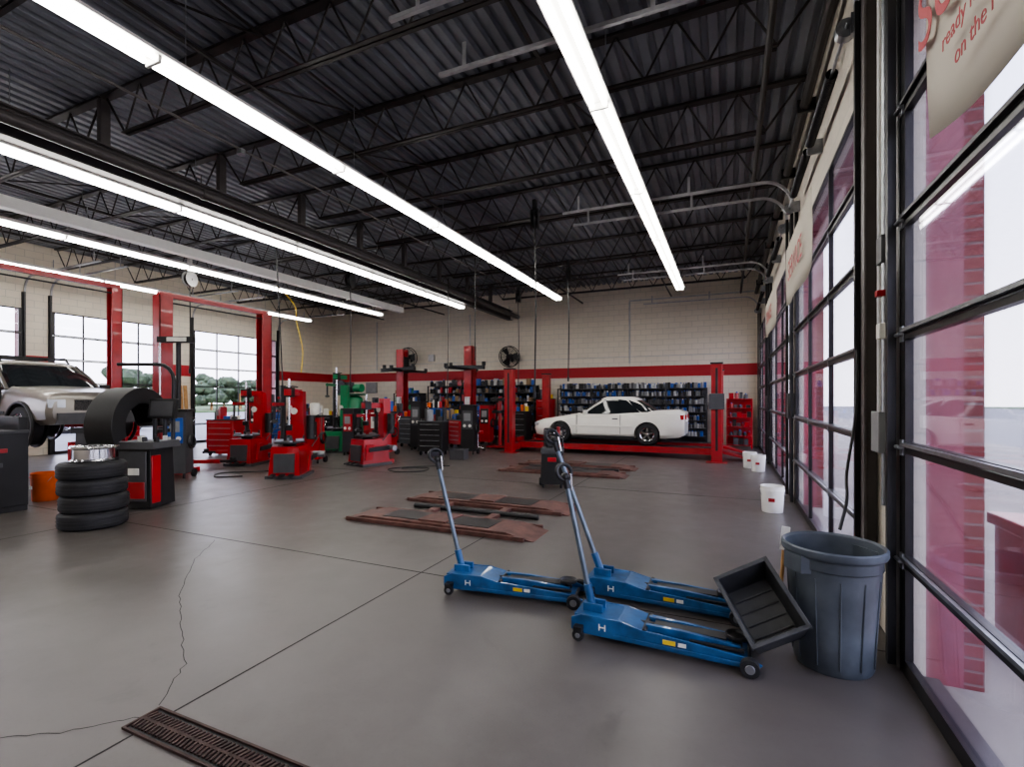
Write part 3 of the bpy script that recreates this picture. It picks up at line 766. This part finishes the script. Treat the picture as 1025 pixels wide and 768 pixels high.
def bucket(x, y, m, h=.37, r=.15):
    b = B(TR(x, y))
    b.lathe([(.001, 0), (r*.87, 0), (r*.9, .01), (r, h-.07), (r*1.05, h-.07), (r*1.05, h-.05), (r, h-.05), (r*1.02, h), (r*.97, h), (r*.86, .02), (.001, .02)], (0, 0, 0), m, seg=28)
    b.sweep([(-r*1.05, 0, h-.06)]+[(-r*1.05*math.cos(math.pi*k/10), -r*.6*math.sin(math.pi*k/10), h-.06-.16*math.sin(math.pi*k/10)) for k in range(1, 10)]+[(r*1.05, 0, h-.06)], .004, GALV, 5)
    b.box((-.02, -r*.955, h*.5), (.08, .012, .05), RED if m is WHITE else LABEL)
    b.obj('bucket')
bucket(.57, 7.9, WHITE); bucket(.6, 12.2, WHITE); bucket(.45, 12.75, WHITE); bucket(-9.95, 4.12, ORANGE, .44, .18)

# ------------------------------------------------------------------ tire stack + balancer etc
def tire(b, c, r=.36, w=.215, axis=(0, 0, 1), rim=False):
    b.lathe([(r*.60, -w*.42), (r*.68, -w/2), (r*.9, -w/2), (r*.98, -w*.38), (r, -w*.2), (r*.985, -w*.19), (r*.985, -w*.03), (r, -w*.02), (r, w*.02), (r*.985, w*.03), (r*.985, w*.19), (r, w*.2), (r*.98, w*.38), (r*.9, w/2), (r*.68, w/2), (r*.60, w*.42), (r*.58, 0), (r*.60, -w*.42)], c, RUBBER, axis, 36)
b = B(TR(-7.4, 3.55)); r_ = .355
for k in range(4): tire(b, (random.uniform(-.02, .02), random.uniform(-.02, .02), .103+.203*k), r_, .20)
zt = .815
b.lathe([(.25, 0), (.255, .02), (.22, .04), (.22, .16), (.255, .18), (.25, .2), (.2, .19), (.18, .15), (.07, .12), (.001, .12)], (0, 0, zt), CHROME, seg=30)
for k in range(10):
    a = k*math.pi/5; b.box((.12*math.cos(a), .12*math.sin(a), zt+.17), (.15, .03, .03), CHROME, rot=(0, 0, a))
b.lathe([(.06, .2), (.05, .21), (.001, .21)], (0, 0, zt), DGREY, seg=16)
b.obj('tire_stack')

def balancer(T):
    b = B(T)
    b.box((0, 0, .45), (.52, .5, .86), BLACK, taper=(.92, .9)); b.b2((-.262, -.2, .1), (-.22, .2, .8), RED2); b.b2((.235, -.22, .08), (.262, -.05, .78), RED2)
    b.b2((-.2, -.262, .12), (.2, -.24, .84), DGREY); b.b2((-.18, -.27, .16), (.18, -.255, .40), RED2); b.b2((-.06, -.275, .5), (.1, -.255, .6), LABEL)
    b.box((0, 0, .93), (.66, .56, .10), DGREY, taper=(.95, .95))
    for i in range(5):
        for j in range(2): b.b2((-.28+i*.115, -.2+j*.2, .975), (-.19+i*.115, -.05+j*.2, .985), GREY)
    for k in range(7): b.box((-.25+k*.09, random.uniform(-.2, .2), 1.01), (.06, .05, .08), random.choice((BLACK, RED2, LABEL, LGREY)), rot=(0, 0, k))
    b.cyl((-.25, 0, .82), (-.62, 0, .82), .03, CHROME); b.cyl((-.42, 0, .82), (-.45, 0, .82), .11, DKMET, seg=24); b.cyl((-.6, 0, .82), (-.68, 0, .82), .06, DKMET)
    n = 18; R = .58; cz = 1.20; cy = .12; x0, x1 = -.55, -.14; A0, A1 = 0, 205
    P = lambda r, k: (cy+r*math.cos(math.radians(A0+(A1-A0)*k/n)), cz+r*math.sin(math.radians(A0+(A1-A0)*k/n)))
    vs = []; fs = []
    for k in range(n+1):
        for rr in (R, R-.02):
            q = P(rr, k); vs += [(x0, q[0], q[1]), (x1, q[0], q[1])]
    for k in range(n):
        o = k*4; fs += [(o, o+1, o+5, o+4), (o+2, o+6, o+7, o+3), (o, o+4, o+6, o+2), (o+1, o+3, o+7, o+5)]
    fs += [(0, 2, 3, 1), (4*n, 4*n+1, 4*n+3, 4*n+2)]
    b.add(vs, fs, BLACK)
    for xx in (x0, x1):
        ri = .34
        vs = []
        for k in range(n+1):
            for rr in (R-.01, ri): q = P(rr, k); vs.append((xx, q[0], q[1]))
        b.add(vs, [(2*k, 2*k+1, 2*k+3, 2*k+2) for k in range(n)], BLACK)
    b.cyl((-.1, .3, .5), (-.1, .3, 1.3), .03, DKMET); b.box((-.34, cy+.46, cz), (.5, .05, .06), DKMET); b.box((-.12, .46, 1.1), (.06, .3, .06), DKMET)
    b.cyl((.12, .22, .95), (.12, .22, 1.4), .03, DKMET); b.box((.14, .16, 1.46), (.42, .07, .30), BLACK, rot=(-.15, 0, 0)); b.box((.14, .12, 1.46), (.34, .01, .23), DGREY, rot=(-.15, 0, 0))
    b.sweep([(.2, .28, .9), (.2, .3, 1.9)]+[(.2-.25*(1-math.cos(a)), .3, 1.9+.25*math.sin(a)) for a in (.4, .8, 1.2, 1.57)]+[(-.7, .3, 2.15)], .028, DKMET, 8)
    b.obj('wheel_balancer', bevel=.010)
balancer(TR(-8.0, 4.5, 0, 22))

def changer(T, red=RED2, tall=1.75):
    b = B(T)
    b.box((0, 0, .33), (.62, .78, .62), red, taper=(.86, .84))
    b.b2((-.36, -.42, 0), (.36, .42, .06), DGREY); b.b2((-.2, -.40, .12), (.2, -.33, .5), DGREY)
    for i in range(3): b.box((-.2+.18*i, -.47, .07), (.10, .16, .02), BLACK, rot=(.25, 0, 0))
    b.lathe([(.001, .64), (.12, .64), (.14, .68), (.3, .70), (.3, .725), (.001, .73)], (0, -.05, 0), DKMET, seg=28)
    for k in range(4):
        a = k*math.pi/2+.4; b.box((.2*math.cos(a), -.05+.2*math.sin(a), .755), (.16, .06, .05), GALV, rot=(0, 0, a)); b.box((.27*math.cos(a), -.05+.27*math.sin(a), .8), (.03, .06, .08), DKMET, rot=(0, 0, a))
    b.box((.05, .42, .95), (.26, .24, tall-.1), red, taper=(.8, .8)); b.b2((-.1, .3, .0), (.2, .6, .1), red)
    b.box((.0, .18, tall), (.14, .72, .13), red); b.cyl((0, -.08, 1.05), (0, -.08, tall+.28), .022, CHROME); b.box((0, -.08, tall), (.17, .17, .2), DKMET); b.box((0, -.1, 1.02), (.12, .08, .1), DKMET, rot=(.2, 0, .3))
    b.sweep([(.02, -.1, tall+.12), (.1, -.2, tall+.12), (.22, -.22, tall+.1)], .012, BLACK)
    b.box((.46, .05, .42), (.08, .85, .10), DKMET, rot=(0, 0, .12)); b.box((.5, -.34, .36), (.04, .22, .38), red, rot=(0, .1, .1)); b.cyl((.36, .3, .42), (.62, .3, .42), .07, GALV)
    b.cyl((-.28, .4, .4), (-.28, .4, tall+.15), .05, BLACK); b.box((-.28, .15, tall-.25), (.07, .6, .07), red); b.cyl((-.28, -.12, tall-.6), (-.28, -.12, tall-.2), .025, DKMET); b.lathe([(.001, 0), (.08, .02), (.05, .07), (.001, .08)], (-.28, -.12, tall-.64), BLACK, seg=14)
    b.cyl((.28, .44, .75), (.28, .44, 1.25), .09, BLACK if red is RED2 else LGREY, seg=18)
    b.cyl((-.02, .29, 1.35), (-.02, .27, 1.35), .07, LABEL, seg=18)
    b.sweep([(.3, .45, 1.2), (.5, .5, 1.3), (.55, .3, .9), (.4, .1, .6)], .012, BLACK, 6)
    b.obj('tire_changer', bevel=.012)
changer(TR(-8.4, 7.5, 0, 30)); changer(TR(-10.9, 8.45, 0, 20)); changer(TR(-8.1, 9.6, 0, -15), tall=1.45)
changer(TR(-11.0, 11.6, 0, 20), GREEN, 2.3)
changer(TR(-12.6, 11.2, 0, 40), RED2, 1.9)
b = B(TR(-11.6, 12.9))
b.lathe([(.001, .25), (.2, .27), (.33, .36), (.36, .45), (.36, 1.55), (.33, 1.65), (.2, 1.74), (.001, 1.76)], (0, 0, 0), GREEN, seg=28)
for k in range(4):
    a = k*math.pi/2+.78; b.box((.3*math.cos(a), .3*math.sin(a), .16), (.06, .06, .34), GREEN)
b.b2((-.4, -.3, 1.74), (.4, .3, 1.8), DGREEN); b.box((-.15, 0, 2.0), (.25, .25, .36), DGREY); b.cyl((.12, 0, 1.98), (.42, 0, 1.98), .14, GREEN); b.cyl((-.3, -.2, 2.0), (-.3, -.26, 2.0), .25, DKMET, seg=24)
b.obj('air_compressor', bevel=.01)

def fluid_machine(x, y, rz, body, face, h=1.35, tank=None):
    b = B(TR(x, y, 0, rz)); b.box((0, 0, h/2+.05), (.42, .34, h-.1), body, taper=(.92, .9)); b.box((0, -.17, h*.72), (.3, .03, h*.38), face); b.box((0, -.19, h*.78), (.2, .01, h*.16), GREY)
    for q in (-.08, .08): b.cyl((q, -.185, h*.6), (q, -.20, h*.6), .045, LABEL, seg=16)
    b.b2((-.24, -.2, h), (.24, .2, h+.05), BLACK)
    for sx in (-1, 1):
        b.cyl((sx*.2, .14, .08), (sx*.26, .14, .08), .08, RUBBER, seg=18); b.cyl((sx*.16, -.14, 0), (sx*.16, -.14, .1), .025, DKMET)
    b.sweep([(-.18, .2, h*.8), (-.18, .32, h*.9), (.18, .32, h*.9), (.18, .2, h*.8)], .014, CHROME)
    b.torus((.24, 0, h*.55), .14, .02, BLACK, (1, 0, 0), 20, 6); b.torus((.26, 0, h*.55), .12, .02, BLACK, (1, 0, .1), 20, 6)
    if tank: b.lathe([(.001, 0), (.12, .01), (.12, .3), (.001, .32)], (0, .05, h+.05), tank, seg=18)
    b.obj('fluid_machine', bevel=.012)
fluid_machine(-10.3, 6.4, 35, DGREY, BLUE2, 1.35)
fluid_machine(-9.6, 9.3, 20, RED2, BLACK, 1.15, LABEL)
fluid_machine(-9.9, 11.0, 0, BLACK, RED2, 1.3)
fluid_machine(-9.1, 11.6, -10, RED2, DGREY, 1.2, BLUE2)
fluid_machine(-6.95, 12.6, 10, BLACK, DGREY, 1.4)
fluid_machine(-13.4, 12.4, 30, BLUE2, LABEL, 1.2)
fluid_machine(-14.9, 11.9, 30, RED2, BLACK, 1.5, YEL)
fluid_machine(-9.0, 13.0, 0, BLACK, DGREY, 1.5)
fluid_machine(-10.3, 12.6, 20, RED2, LABEL, 1.3)
fluid_machine(-7.9, 15.6, 0, RED2, BLACK, 1.4)

b = B(TR(-9.75, 3.35, 0, 0))
b.b2((-.45, -.3, .0), (.45, .3, .08), BLACK); b.b2((-.45, .2, .08), (.45, .3, 1.35), BLACK)
for s in (-1, 1): b.b2((s*.45-.02, -.28, .08), (s*.45+.02, .3, 1.15), BLACK)
for k, m in enumerate((PURPLE, YEL, RED2, YEL, LGREY)):
    z = .2+k*.17; b.b2((-.43, -.28, z-.03), (.43, .2, z-.015), DKMET)
    for j in range(5): b.b2((-.41+j*.165, -.29, z), (-.27+j*.165, 0, z+.10), (m if j % 2 else BLACK))
b.b2((-.5, -.32, 1.12), (.5, .3, 1.16), DGREY)
for j in range(9): b.box((-.4+j*.1, random.uniform(-.2, .1), 1.23), (.08, .08, random.uniform(.08, .16)), random.choice((RED2, BLACK, LGREY, DGREY, GREY)), rot=(0, 0, j))
for k in range(4):
    z = .25+k*.2; b.b2((.472, -.20+.05*k, z), (.49, -.08+.05*k, z+.06), (PURPLE, YEL, DGREY, RED)[k])
b.obj('tool_cart', bevel=.006)
b = B(TR(-10.35, 4.75, 0, 15)); tire(b, (.55, -.1, .345), .34, .2, (1, .2, 0)); b.box((.0, .3, .5), (.5, .4, 1.0), DGREY, taper=(.9, .9)); b.box((.0, .3, 1.05), (.56, .44, .1), BLACK); b.box((-.28, .2, .5), (.06, .3, .7), RED2)
for k in range(4): b.box((-.15+k*.1, .3, 1.15), (.07, .12, .12), random.choice((RED2, BLACK, LABEL, YEL)), rot=(0, 0, k))
b.obj('supply_cabinet', bevel=.01)

b = B(TR(-2.95, 8.5, 0, 15))
b.box((0, 0, .35), (.42, .36, .56), BLACK, taper=(.9, .9)); b.b2((-.2, -.17, .62), (.2, .17, .72), DGREY); b.b2((-.08, -.19, .48), (.08, -.175, .56), RED)
for s in (-1, 1):
    b.cyl((s*.2, .16, .07), (s*.26, .16, .07), .07, RUBBER, seg=18); b.cyl((s*.17, .18, .3), (s*.17, .24, 1.05), .014, DKMET)
    b.cyl((s*.16, -.12, 0), (s*.16, -.12, .1), .02, DKMET)
b.cyl((-.17, .24, 1.05), (.17, .24, 1.05), .016, BLACK); b.torus((0, -.05, .85), .12, .022, BLACK, (0, 1, .2)); b.cyl((0, -.05, .7), (0, -.05, .76), .03, DKMET)
b.cyl((.1, .05, .72), (.1, .05, 1.1), .03, RED); b.cyl((-.1, .08, .72), (-.1, .08, 1.0), .04, DKMET); b.box((.0, .1, .82), (.2, .1, .2), DGREY)
b.obj('battery_charger', bevel=.008)

def cart(x, y, rz, w, d, h, body, top, name='tool_chest', drawers=5, ni=8):
    b = B(TR(x, y, 0, rz)); b.b2((-w/2, -d/2, .12), (w/2, d/2, h), body)
    dh = (h-.18)/drawers
    for k in range(drawers):
        z = .15+k*dh; b.b2((-w/2+.02, -d/2-.015, z+.008), (w/2-.02, -d/2, z+dh-.008), body); b.b2((-w/2+.08, -d/2-.03, z+dh-.035), (w/2-.08, -d/2-.015, z+dh-.02), GALV)
    b.b2((-w/2-.01, -d/2-.01, h), (w/2+.01, d/2+.01, h+.03), top)
    for sx in (-1, 1):
        for sy in (-1, 1): b.cyl((sx*(w/2-.07)-.02, sy*(d/2-.07), .06), (sx*(w/2-.07)+.02, sy*(d/2-.07), .06), .06, RUBBER, seg=14)
    for k in range(ni):
        hh = random.uniform(.06, .38)
        b.box((-w*.42+w*.84*k/max(1, ni-1), random.uniform(-d*.3, d*.3), h+.03+hh/2), (random.uniform(.06, .18), random.uniform(.06, .15), hh), random.choice((BLACK, DGREY, RED2, DGREY, BLUE2, YEL, LABEL, DKMET, ORANGE, GREY)), rot=(0, 0, random.random()))
    b.obj(name, bevel=.005)
cart(-7.8, 12.0, 10, .75, .5, .95, BLACK, DGREY)
cart(-9.8, 13.8, -10, .8, .5, 1.0, DGREY, BLACK)
cart(-7.0, 16.3, 0, .9, .55, 1.15, BLACK, DKMET)
cart(-10.4, 16.4, 0, .9, .55, 1.25, BLUE2, DKMET)
cart(-14.4, 17.9, 0, 1.0, .6, 1.3, RED2, DKMET)
cart(-15.8, 17.9, 0, 1.2, .6, 1.4, BLACK, DKMET)
cart(-16.9, 15.9, 90, .9, .55, 1.2, RED2, BLACK)
cart(-6.5, 17.9, 0, .6, .5, 1.6, RED2, BLACK)
cart(-13.3, 9.6, 20, .8, .55, 1.0, RED2, BLACK)
cart(-11.5, 14.9, 10, .8, .5, 1.1, RED2, BLACK)
cart(-13.6, 13.6, 20, .9, .5, 1.0, BLACK, DKMET)
cart(-8.2, 14.2, -20, .6, .45, .9, RED2, DGREY)
cart(-17.3, 9.1, 90, .6, .5, 1.0, RED2, BLACK)
cart(-16.0, 13.3, 60, .9, .5, 1.1, BLUE2, BLACK)

def shelves(x0, x1, y0, y1, levels, frame, name, dense=.13, cols=None, hr=(.08, .22), extra=False):
    b = B()
    for x in (x0, x1):
        for y in (y0, y1): b.b2((x-.02, y-.02, 0), (x+.02, y+.02, levels[-1]+.03), frame)
    nx = max(1, int((x1-x0)/1.3))
    for k in range(1, nx):
        x = x0+(x1-x0)*k/nx
        for y in (y0, y1): b.b2((x-.02, y-.02, 0), (x+.02, y+.02, levels[-1]+.03), frame)
    b.b2((x0, y1-.01, .1), (x1, y1, levels[-1]+.03), frame)
    for i, z in enumerate(levels):
        b.b2((x0, y0, z), (x1, y1-.01, z+.025), frame)
        nxt = (levels[i+1]-z-.06) if i+1 < len(levels) else hr[1]
        x = x0+.05
        while x < x1-.12:
            w = random.uniform(dense*.7, dense*1.3); h = min(nxt, random.uniform(*hr)); c = random.choice(cols)
            dd = min(random.uniform(.1, .3), y1-y0-.04)
            if random.random() < .94:
                if random.random() < .45: b.b2((x, y0+.02, z+.025), (x+w*.9, y0+.02+dd, z+.025+h), c)
                else:
                    b.cyl((x+w/2, y0+.08, z+.025), (x+w/2, y0+.08, z+.025+h*.8), w*.42, c, seg=8); b.cyl((x+w/2, y0+.08, z+.025+h*.8), (x+w/2, y0+.08, z+.025+h), w*.18, BLUE2 if c is not BLUE2 else LABEL, seg=6)
            x += w
    if extra:
        x = x0+.1
        while x < x1-.1:
            w = random.uniform(.09, .14); h = random.uniform(.12, .22)
            b.b2((x, y1-.15, levels[-1]+.025), (x+w*.85, y1-.03, levels[-1]+.025+h), random.choice((BLUE2, BLUE2, LABEL, LGREY))); x += w
    b.obj(name, smooth=True)
BOT = (BLUE2, LGREY, GREY, GREY, DGREY, BLACK, DGREY)
shelves(-6.05, -.7, 18.05, 18.45, [.3, .58, .86, 1.14, 1.42, 1.70, 1.98], DGREY, 'bottle_shelf', .085, BOT, (.15, .21), True)
shelves(-11.9, -7.0, 17.9, 18.45, [.35, .75, 1.15, 1.5, 1.85, 2.15], BLACK, 'parts_shelf', .15, (CARD, BLACK, RED2, BLUE2, LGREY, DGREY, DGREY, BLACK, GREY, DGREY), (.12, .3))
shelves(-13.7, -12.4, 17.9, 18.45, [.35, .75, 1.15, 1.5, 1.85], BLACK, 'parts_shelf', .15, (CARD, BLACK, GREEN, BLUE2, LGREY, DGREY), (.12, .3))
shelves(-.05, .68, 17.5, 17.95, [.1, .4, .7, 1.0, 1.3, 1.6], RED2, 'red_shelf', .13, (BLACK, RED2, DGREY, DGREY), (.1, .26))
b = B(TR(-9.2, 15.0, 0, 0))
b.b2((-.9, -.35, .86), (.9, .35, .92), DKMET); b.b2((-.85, -.3, .3), (.85, .3, .33), DKMET)
for sx in (-1, 1):
    for sy in (-1, 1): b.b2((sx*.85-.03, sy*.3-.03, 0), (sx*.85+.03, sy*.3+.03, .86), DKMET)
b.box((.5, -.2, 1.0), (.2, .14, .16), BLUE2); b.cyl((.5, -.3, 1.03), (.5, -.46, 1.03), .015, CHROME); b.box((.5, -.1, 1.07), (.14, .05, .1), BLUE2)
for k in range(9):
    h = random.uniform(.08, .4); b.box((-.8+k*.15, random.uniform(-.2, .2), .92+h/2), (.12, .15, h), random.choice((RED2, BLACK, LABEL, DGREY, BLUE2, CARD)), rot=(0, 0, random.random()))
    b.box((-.8+k*.18, random.uniform(-.2, .2), .33+.12), (.14, .2, .24), random.choice((RED2, BLACK, CARD, BLUE2)))
b.obj('workbench', bevel=.004)
for (x, y, m) in ((-7.6, 17.2, BLACK), (-13.2, 16.6, DGREY), (-15.0, 14.2, BLUE2), (-14.2, 16.7, RED2)):
    b = B(TR(x, y)); b.lathe([(.001, 0), (.28, 0), (.29, .02), (.285, .04), (.285, .28), (.295, .30), (.285, .32), (.285, .56), (.295, .58), (.285, .6), (.285, .85), (.29, .87), (.27, .87), (.27, .855), (.001, .855)], (0, 0, 0), m, seg=28)
    b.cyl((.15, 0, .855), (.15, 0, .88), .03, GALV); b.obj('oil_drum')
b = B(TR(-9.6, 17.3))
b.b2((-.35, -.25, .5), (.35, .25, .85), BLUE2); b.b2((-.38, -.28, .85), (.38, .28, .89), DKMET); b.box((0, .26, 1.15), (.76, .04, .55), BLUE2)
for sx in (-1, 1):
    for sy in (-1, 1): b.cyl((sx*.3, sy*.2, 0), (sx*.3, sy*.2, .5), .02, DKMET)
b.obj('parts_washer', bevel=.01)
b = B(TR(-7.2, 13.6)); b.lathe([(.001, .55), (.17, .55), (.18, .58), (.17, .62), (.001, .63)], (0, 0, 0), RED2, seg=24); b.cyl((0, 0, .1), (0, 0, .55), .03, CHROME)
for k in range(5):
    a = k*2*math.pi/5; b.cyl((0, 0, .12), (.24*math.cos(a), .24*math.sin(a), .06), .015, CHROME); b.sphere((.24*math.cos(a), .24*math.sin(a), .03), .03, BLACK, 8)
b.obj('shop_stool')
b = B(TR(-6.85, 14.5))
b.cyl((0, 0, .1), (0, 0, 1.7), .06, RED); b.b2((-.35, -.3, .05), (.35, .3, .1), RED); b.box((0, -.15, 1.2), (.3, .3, .08), DKMET); b.box((0, -.15, 1.6), (.4, .2, .1), BLACK)
for sx in (-1, 1): b.cyl((sx*.3, -.25, .05), (sx*.34, -.25, .05), .05, RUBBER)
b.sweep([(.06, 0, 1.6), (.3, -.1, 1.75), (.4, -.1, 1.4)], .015, BLACK)
b.obj('strut_compressor', bevel=.005)
for (x, y, m) in ((-9.1, 10.5, ORANGE), (-8.6, 12.9, BLUE2), (-6.6, 11.4, DGREY), (-9.4, 8.5, DGREY)):
    b = B(TR(x, y, 0, random.uniform(0, 60)))
    b.b2((-.2, -.15, 0), (.2, .15, .02), m)
    for s in (-1, 1): b.b2((s*.2-.01, -.15, 0), (s*.2+.01, .15, .28), m); b.b2((-.2, s*.15-.01, 0), (.2, s*.15+.01, .28), m)
    b.b2((-.22, -.17, .25), (.22, -.14, .28), m); b.b2((-.22, .14, .25), (.22, .17, .28), m); b.box((0, 0, .15), (.22, .16, .24), DGREY, rot=(0, 0, .3))
    b.obj('crate', bevel=.004)

def fan(x, z, y=18.25):
    b = B(TR(x, y, z, 0, 12)); R = .42
    for q in (-.09, .09): b.torus((0, q, 0), R, .018, BLACK, (0, 1, 0), 30, 6)
    for r in (.12, .2, .28, .35): b.torus((0, -.1, 0), r, .006, DKMET, (0, 1, 0), 26, 4)
    for k in range(14):
        a = k*2*math.pi/14; b.cyl((.05*math.cos(a), -.12, .05*math.sin(a)), (R*math.cos(a), -.09, R*math.sin(a)), .005, DKMET, seg=4)
    for k in range(3):
        a = k*2*math.pi/3; M = Matrix.Rotation(a, 4, 'Y')
        b.add([(.04, -.03, -.05), (.36, -.06, -.16), (.38, .03, .16), (.05, .03, .06)], [(0, 1, 2, 3)], DKMET, M)
    b.cyl((0, -.1, 0), (0, .2, 0), .10, DKMET); b.box((0, .26, -.1), (.08, .14, .3), DKMET)
    b.obj('wall_fan')
fan(-8.2, 3.35); fan(-13.2, 3.5)
b = B()
for x in (-3.4, -10.2, -15.2): b.cyl((x, YB-.04, 2.95), (x, YB-.04, 5.25), .03, LGREY, seg=8)
b.cyl((-17.5, YB-.04, 3.2), (.8, YB-.04, 3.2), .012, LGREY, seg=6)
b.obj('wall_conduit')
b = B(); b.b2((-15.8, YB-.12, 1.9), (-15.2, YB-.001, 2.4), GREY); b.b2((-12.3, YB-.1, 3.3), (-12.0, YB-.001, 3.6), LGREY); b.obj('wall_electrical_panel', bevel=.01)
b = B()
for k in range(3): b.box((-17.72+.05*k, 10.95+.14*k, 1.05), (.03, .12, 2.1), WOOD, rot=(0, -.09, .0))
b.obj('wood_planks')
b = B(TR(-16.8, 12.1)); tire(b, (0, 0, .11), .35, .22); tire(b, (0, 0, .335), .35, .22); tire(b, (.02, 0, .56), .35, .22); b.obj('tire_stack')
b = B(TR(-15.4, 15.9)); tire(b, (0, 0, .11), .35, .22); tire(b, (0, 0, .335), .35, .22); tire(b, (.02, 0, .56), .35, .22); tire(b, (.02, 0, .78), .35, .22); b.obj('tire_stack')
b = B(TR(-11.05, 6.8, 0, 25)); b.b2((-.35, -.3, 0), (.35, .3, .1), RED2); b.box((0, .1, .6), (.4, .35, 1.0), RED2, taper=(.85, .85)); b.cyl((0, .1, 1.0), (0, .1, 2.95), .05, DKMET); b.box((.05, -.05, 2.9), (.75, .14, .13), DKMET); b.box((.1, -.125, 2.9), (.42, .01, .09), LABEL); b.cyl((-.3, -.05, 1.7), (-.3, -.05, 2.85), .02, CHROME); b.cyl((-.0, -.1, .95), (-.0, -.1, 1.02), .26, DKMET, seg=26); b.obj('tire_changer', bevel=.01)

# ------------------------------------------------------------------ outdoors
b = B(TR(1.66, 3.95, -.03)); b.b2((0, 0, 0), (.5, .45, .78), RED2); b.b2((-.03, -.03, .78), (.53, .48, .86), RED); b.b2((.08, -.02, .15), (.42, 0, .6), RED); b.b2((.35, -.04, .5), (.38, -.01, .6), DKMET); b.obj('trash_receptacle', bevel=.015)
b = B(TR(2.6, 10.2, -.03)); b.b2((0, 0, 0), (.7, .6, .9), RED2); b.b2((-.03, -.03, .9), (.73, .63, 1.0), RED); b.obj('oil_bin', bevel=.015)
b = B(TR(4.4, 15.6, -.03)); b.b2((0, 0, 0), (.8, 1.8, 1.2), BLUE2); b.b2((-.05, -.05, 1.2), (.85, 1.85, 1.28), BLUE2); b.obj('recycling_bin', bevel=.02)
c2 = copy.copy(coupe); c2['col'] = pm('parked_red', (.2, .02, .02), .3); c2['mold'] = c2['mirror'] = c2['col']
vehicle('car', TR(9.5, 14.5, -.04, 60), c2)
vehicle('car', TR(18, 34, -.04, 80), c2)
c3 = copy.copy(suv); c3['col'] = pm('parked_grey', (.10, .11, .13), .3); vehicle('suv', TR(12, 40, -.04, 80), c3)
vehicle('suv', TR(14.5, 17.5, -.04, 70), c3)
c4 = copy.copy(suv); c4['col'] = pm('parked_silver', (.4, .4, .42), .3); vehicle('suv', TR(-30, 12, -.04, 80), c4)
def tree(x, y, h, name='tree'):
    b = B(); b.cyl((x, y, -.04), (x, y, h*.5), .2, WOOD, r1=.12)
    for k in range(16):
        b.sphere((x+random.uniform(-.45, .45)*h, y+random.uniform(-.45, .45)*h, h*random.uniform(.25, .85)), h*random.uniform(.12, .2), LEAF, 12, (1, 1, .85), .16)
    b.obj(name)
for k in range(26): tree(-72+random.uniform(-6, 6), -25+k*4.2, random.uniform(4, 6))
for k in range(18): tree(58+random.uniform(-4, 6), 10+k*6, random.uniform(4, 7))
# ------------------------------------------------------------------ world, camera
w = bpy.data.worlds.new('overcast_sky'); S.world = w; w.use_nodes = True
nt = w.node_tree; nt.nodes.clear()
out = nt.nodes.new('ShaderNodeOutputWorld'); bg = nt.nodes.new('ShaderNodeBackground')
tc = nt.nodes.new('ShaderNodeTexCoord'); sp = nt.nodes.new('ShaderNodeSeparateXYZ'); nt.links.new(tc.outputs['Generated'], sp.inputs[0])
cr = nt.nodes.new('ShaderNodeValToRGB'); nt.links.new(sp.outputs[2], cr.inputs[0])
cr.color_ramp.elements[0].position = 0.0; cr.color_ramp.elements[0].color = (1, 1, 1, 1)
cr.color_ramp.elements[1].position = 0.6; cr.color_ramp.elements[1].color = (.74, .82, 1, 1)
nt.links.new(cr.outputs[0], bg.inputs[0]); bg.inputs[1].default_value = 6.0
nt.links.new(bg.outputs[0], out.inputs[0])

cam = bpy.data.cameras.new('camera'); co = bpy.data.objects.new('camera', cam); COL.objects.link(co)
cam.sensor_width = 36; cam.lens = 490/1025*36; cam.shift_y = 16/1025; cam.clip_start = .05; cam.clip_end = 500
co.location = (0, 0, 1.6); co.rotation_euler = (math.radians(90), 0, math.atan(217/490))
S.camera = co
S.view_settings.view_transform = 'AgX'
try: S.view_settings.look = 'AgX - Medium High Contrast'
except Exception: pass
S.view_settings.exposure = 0.0
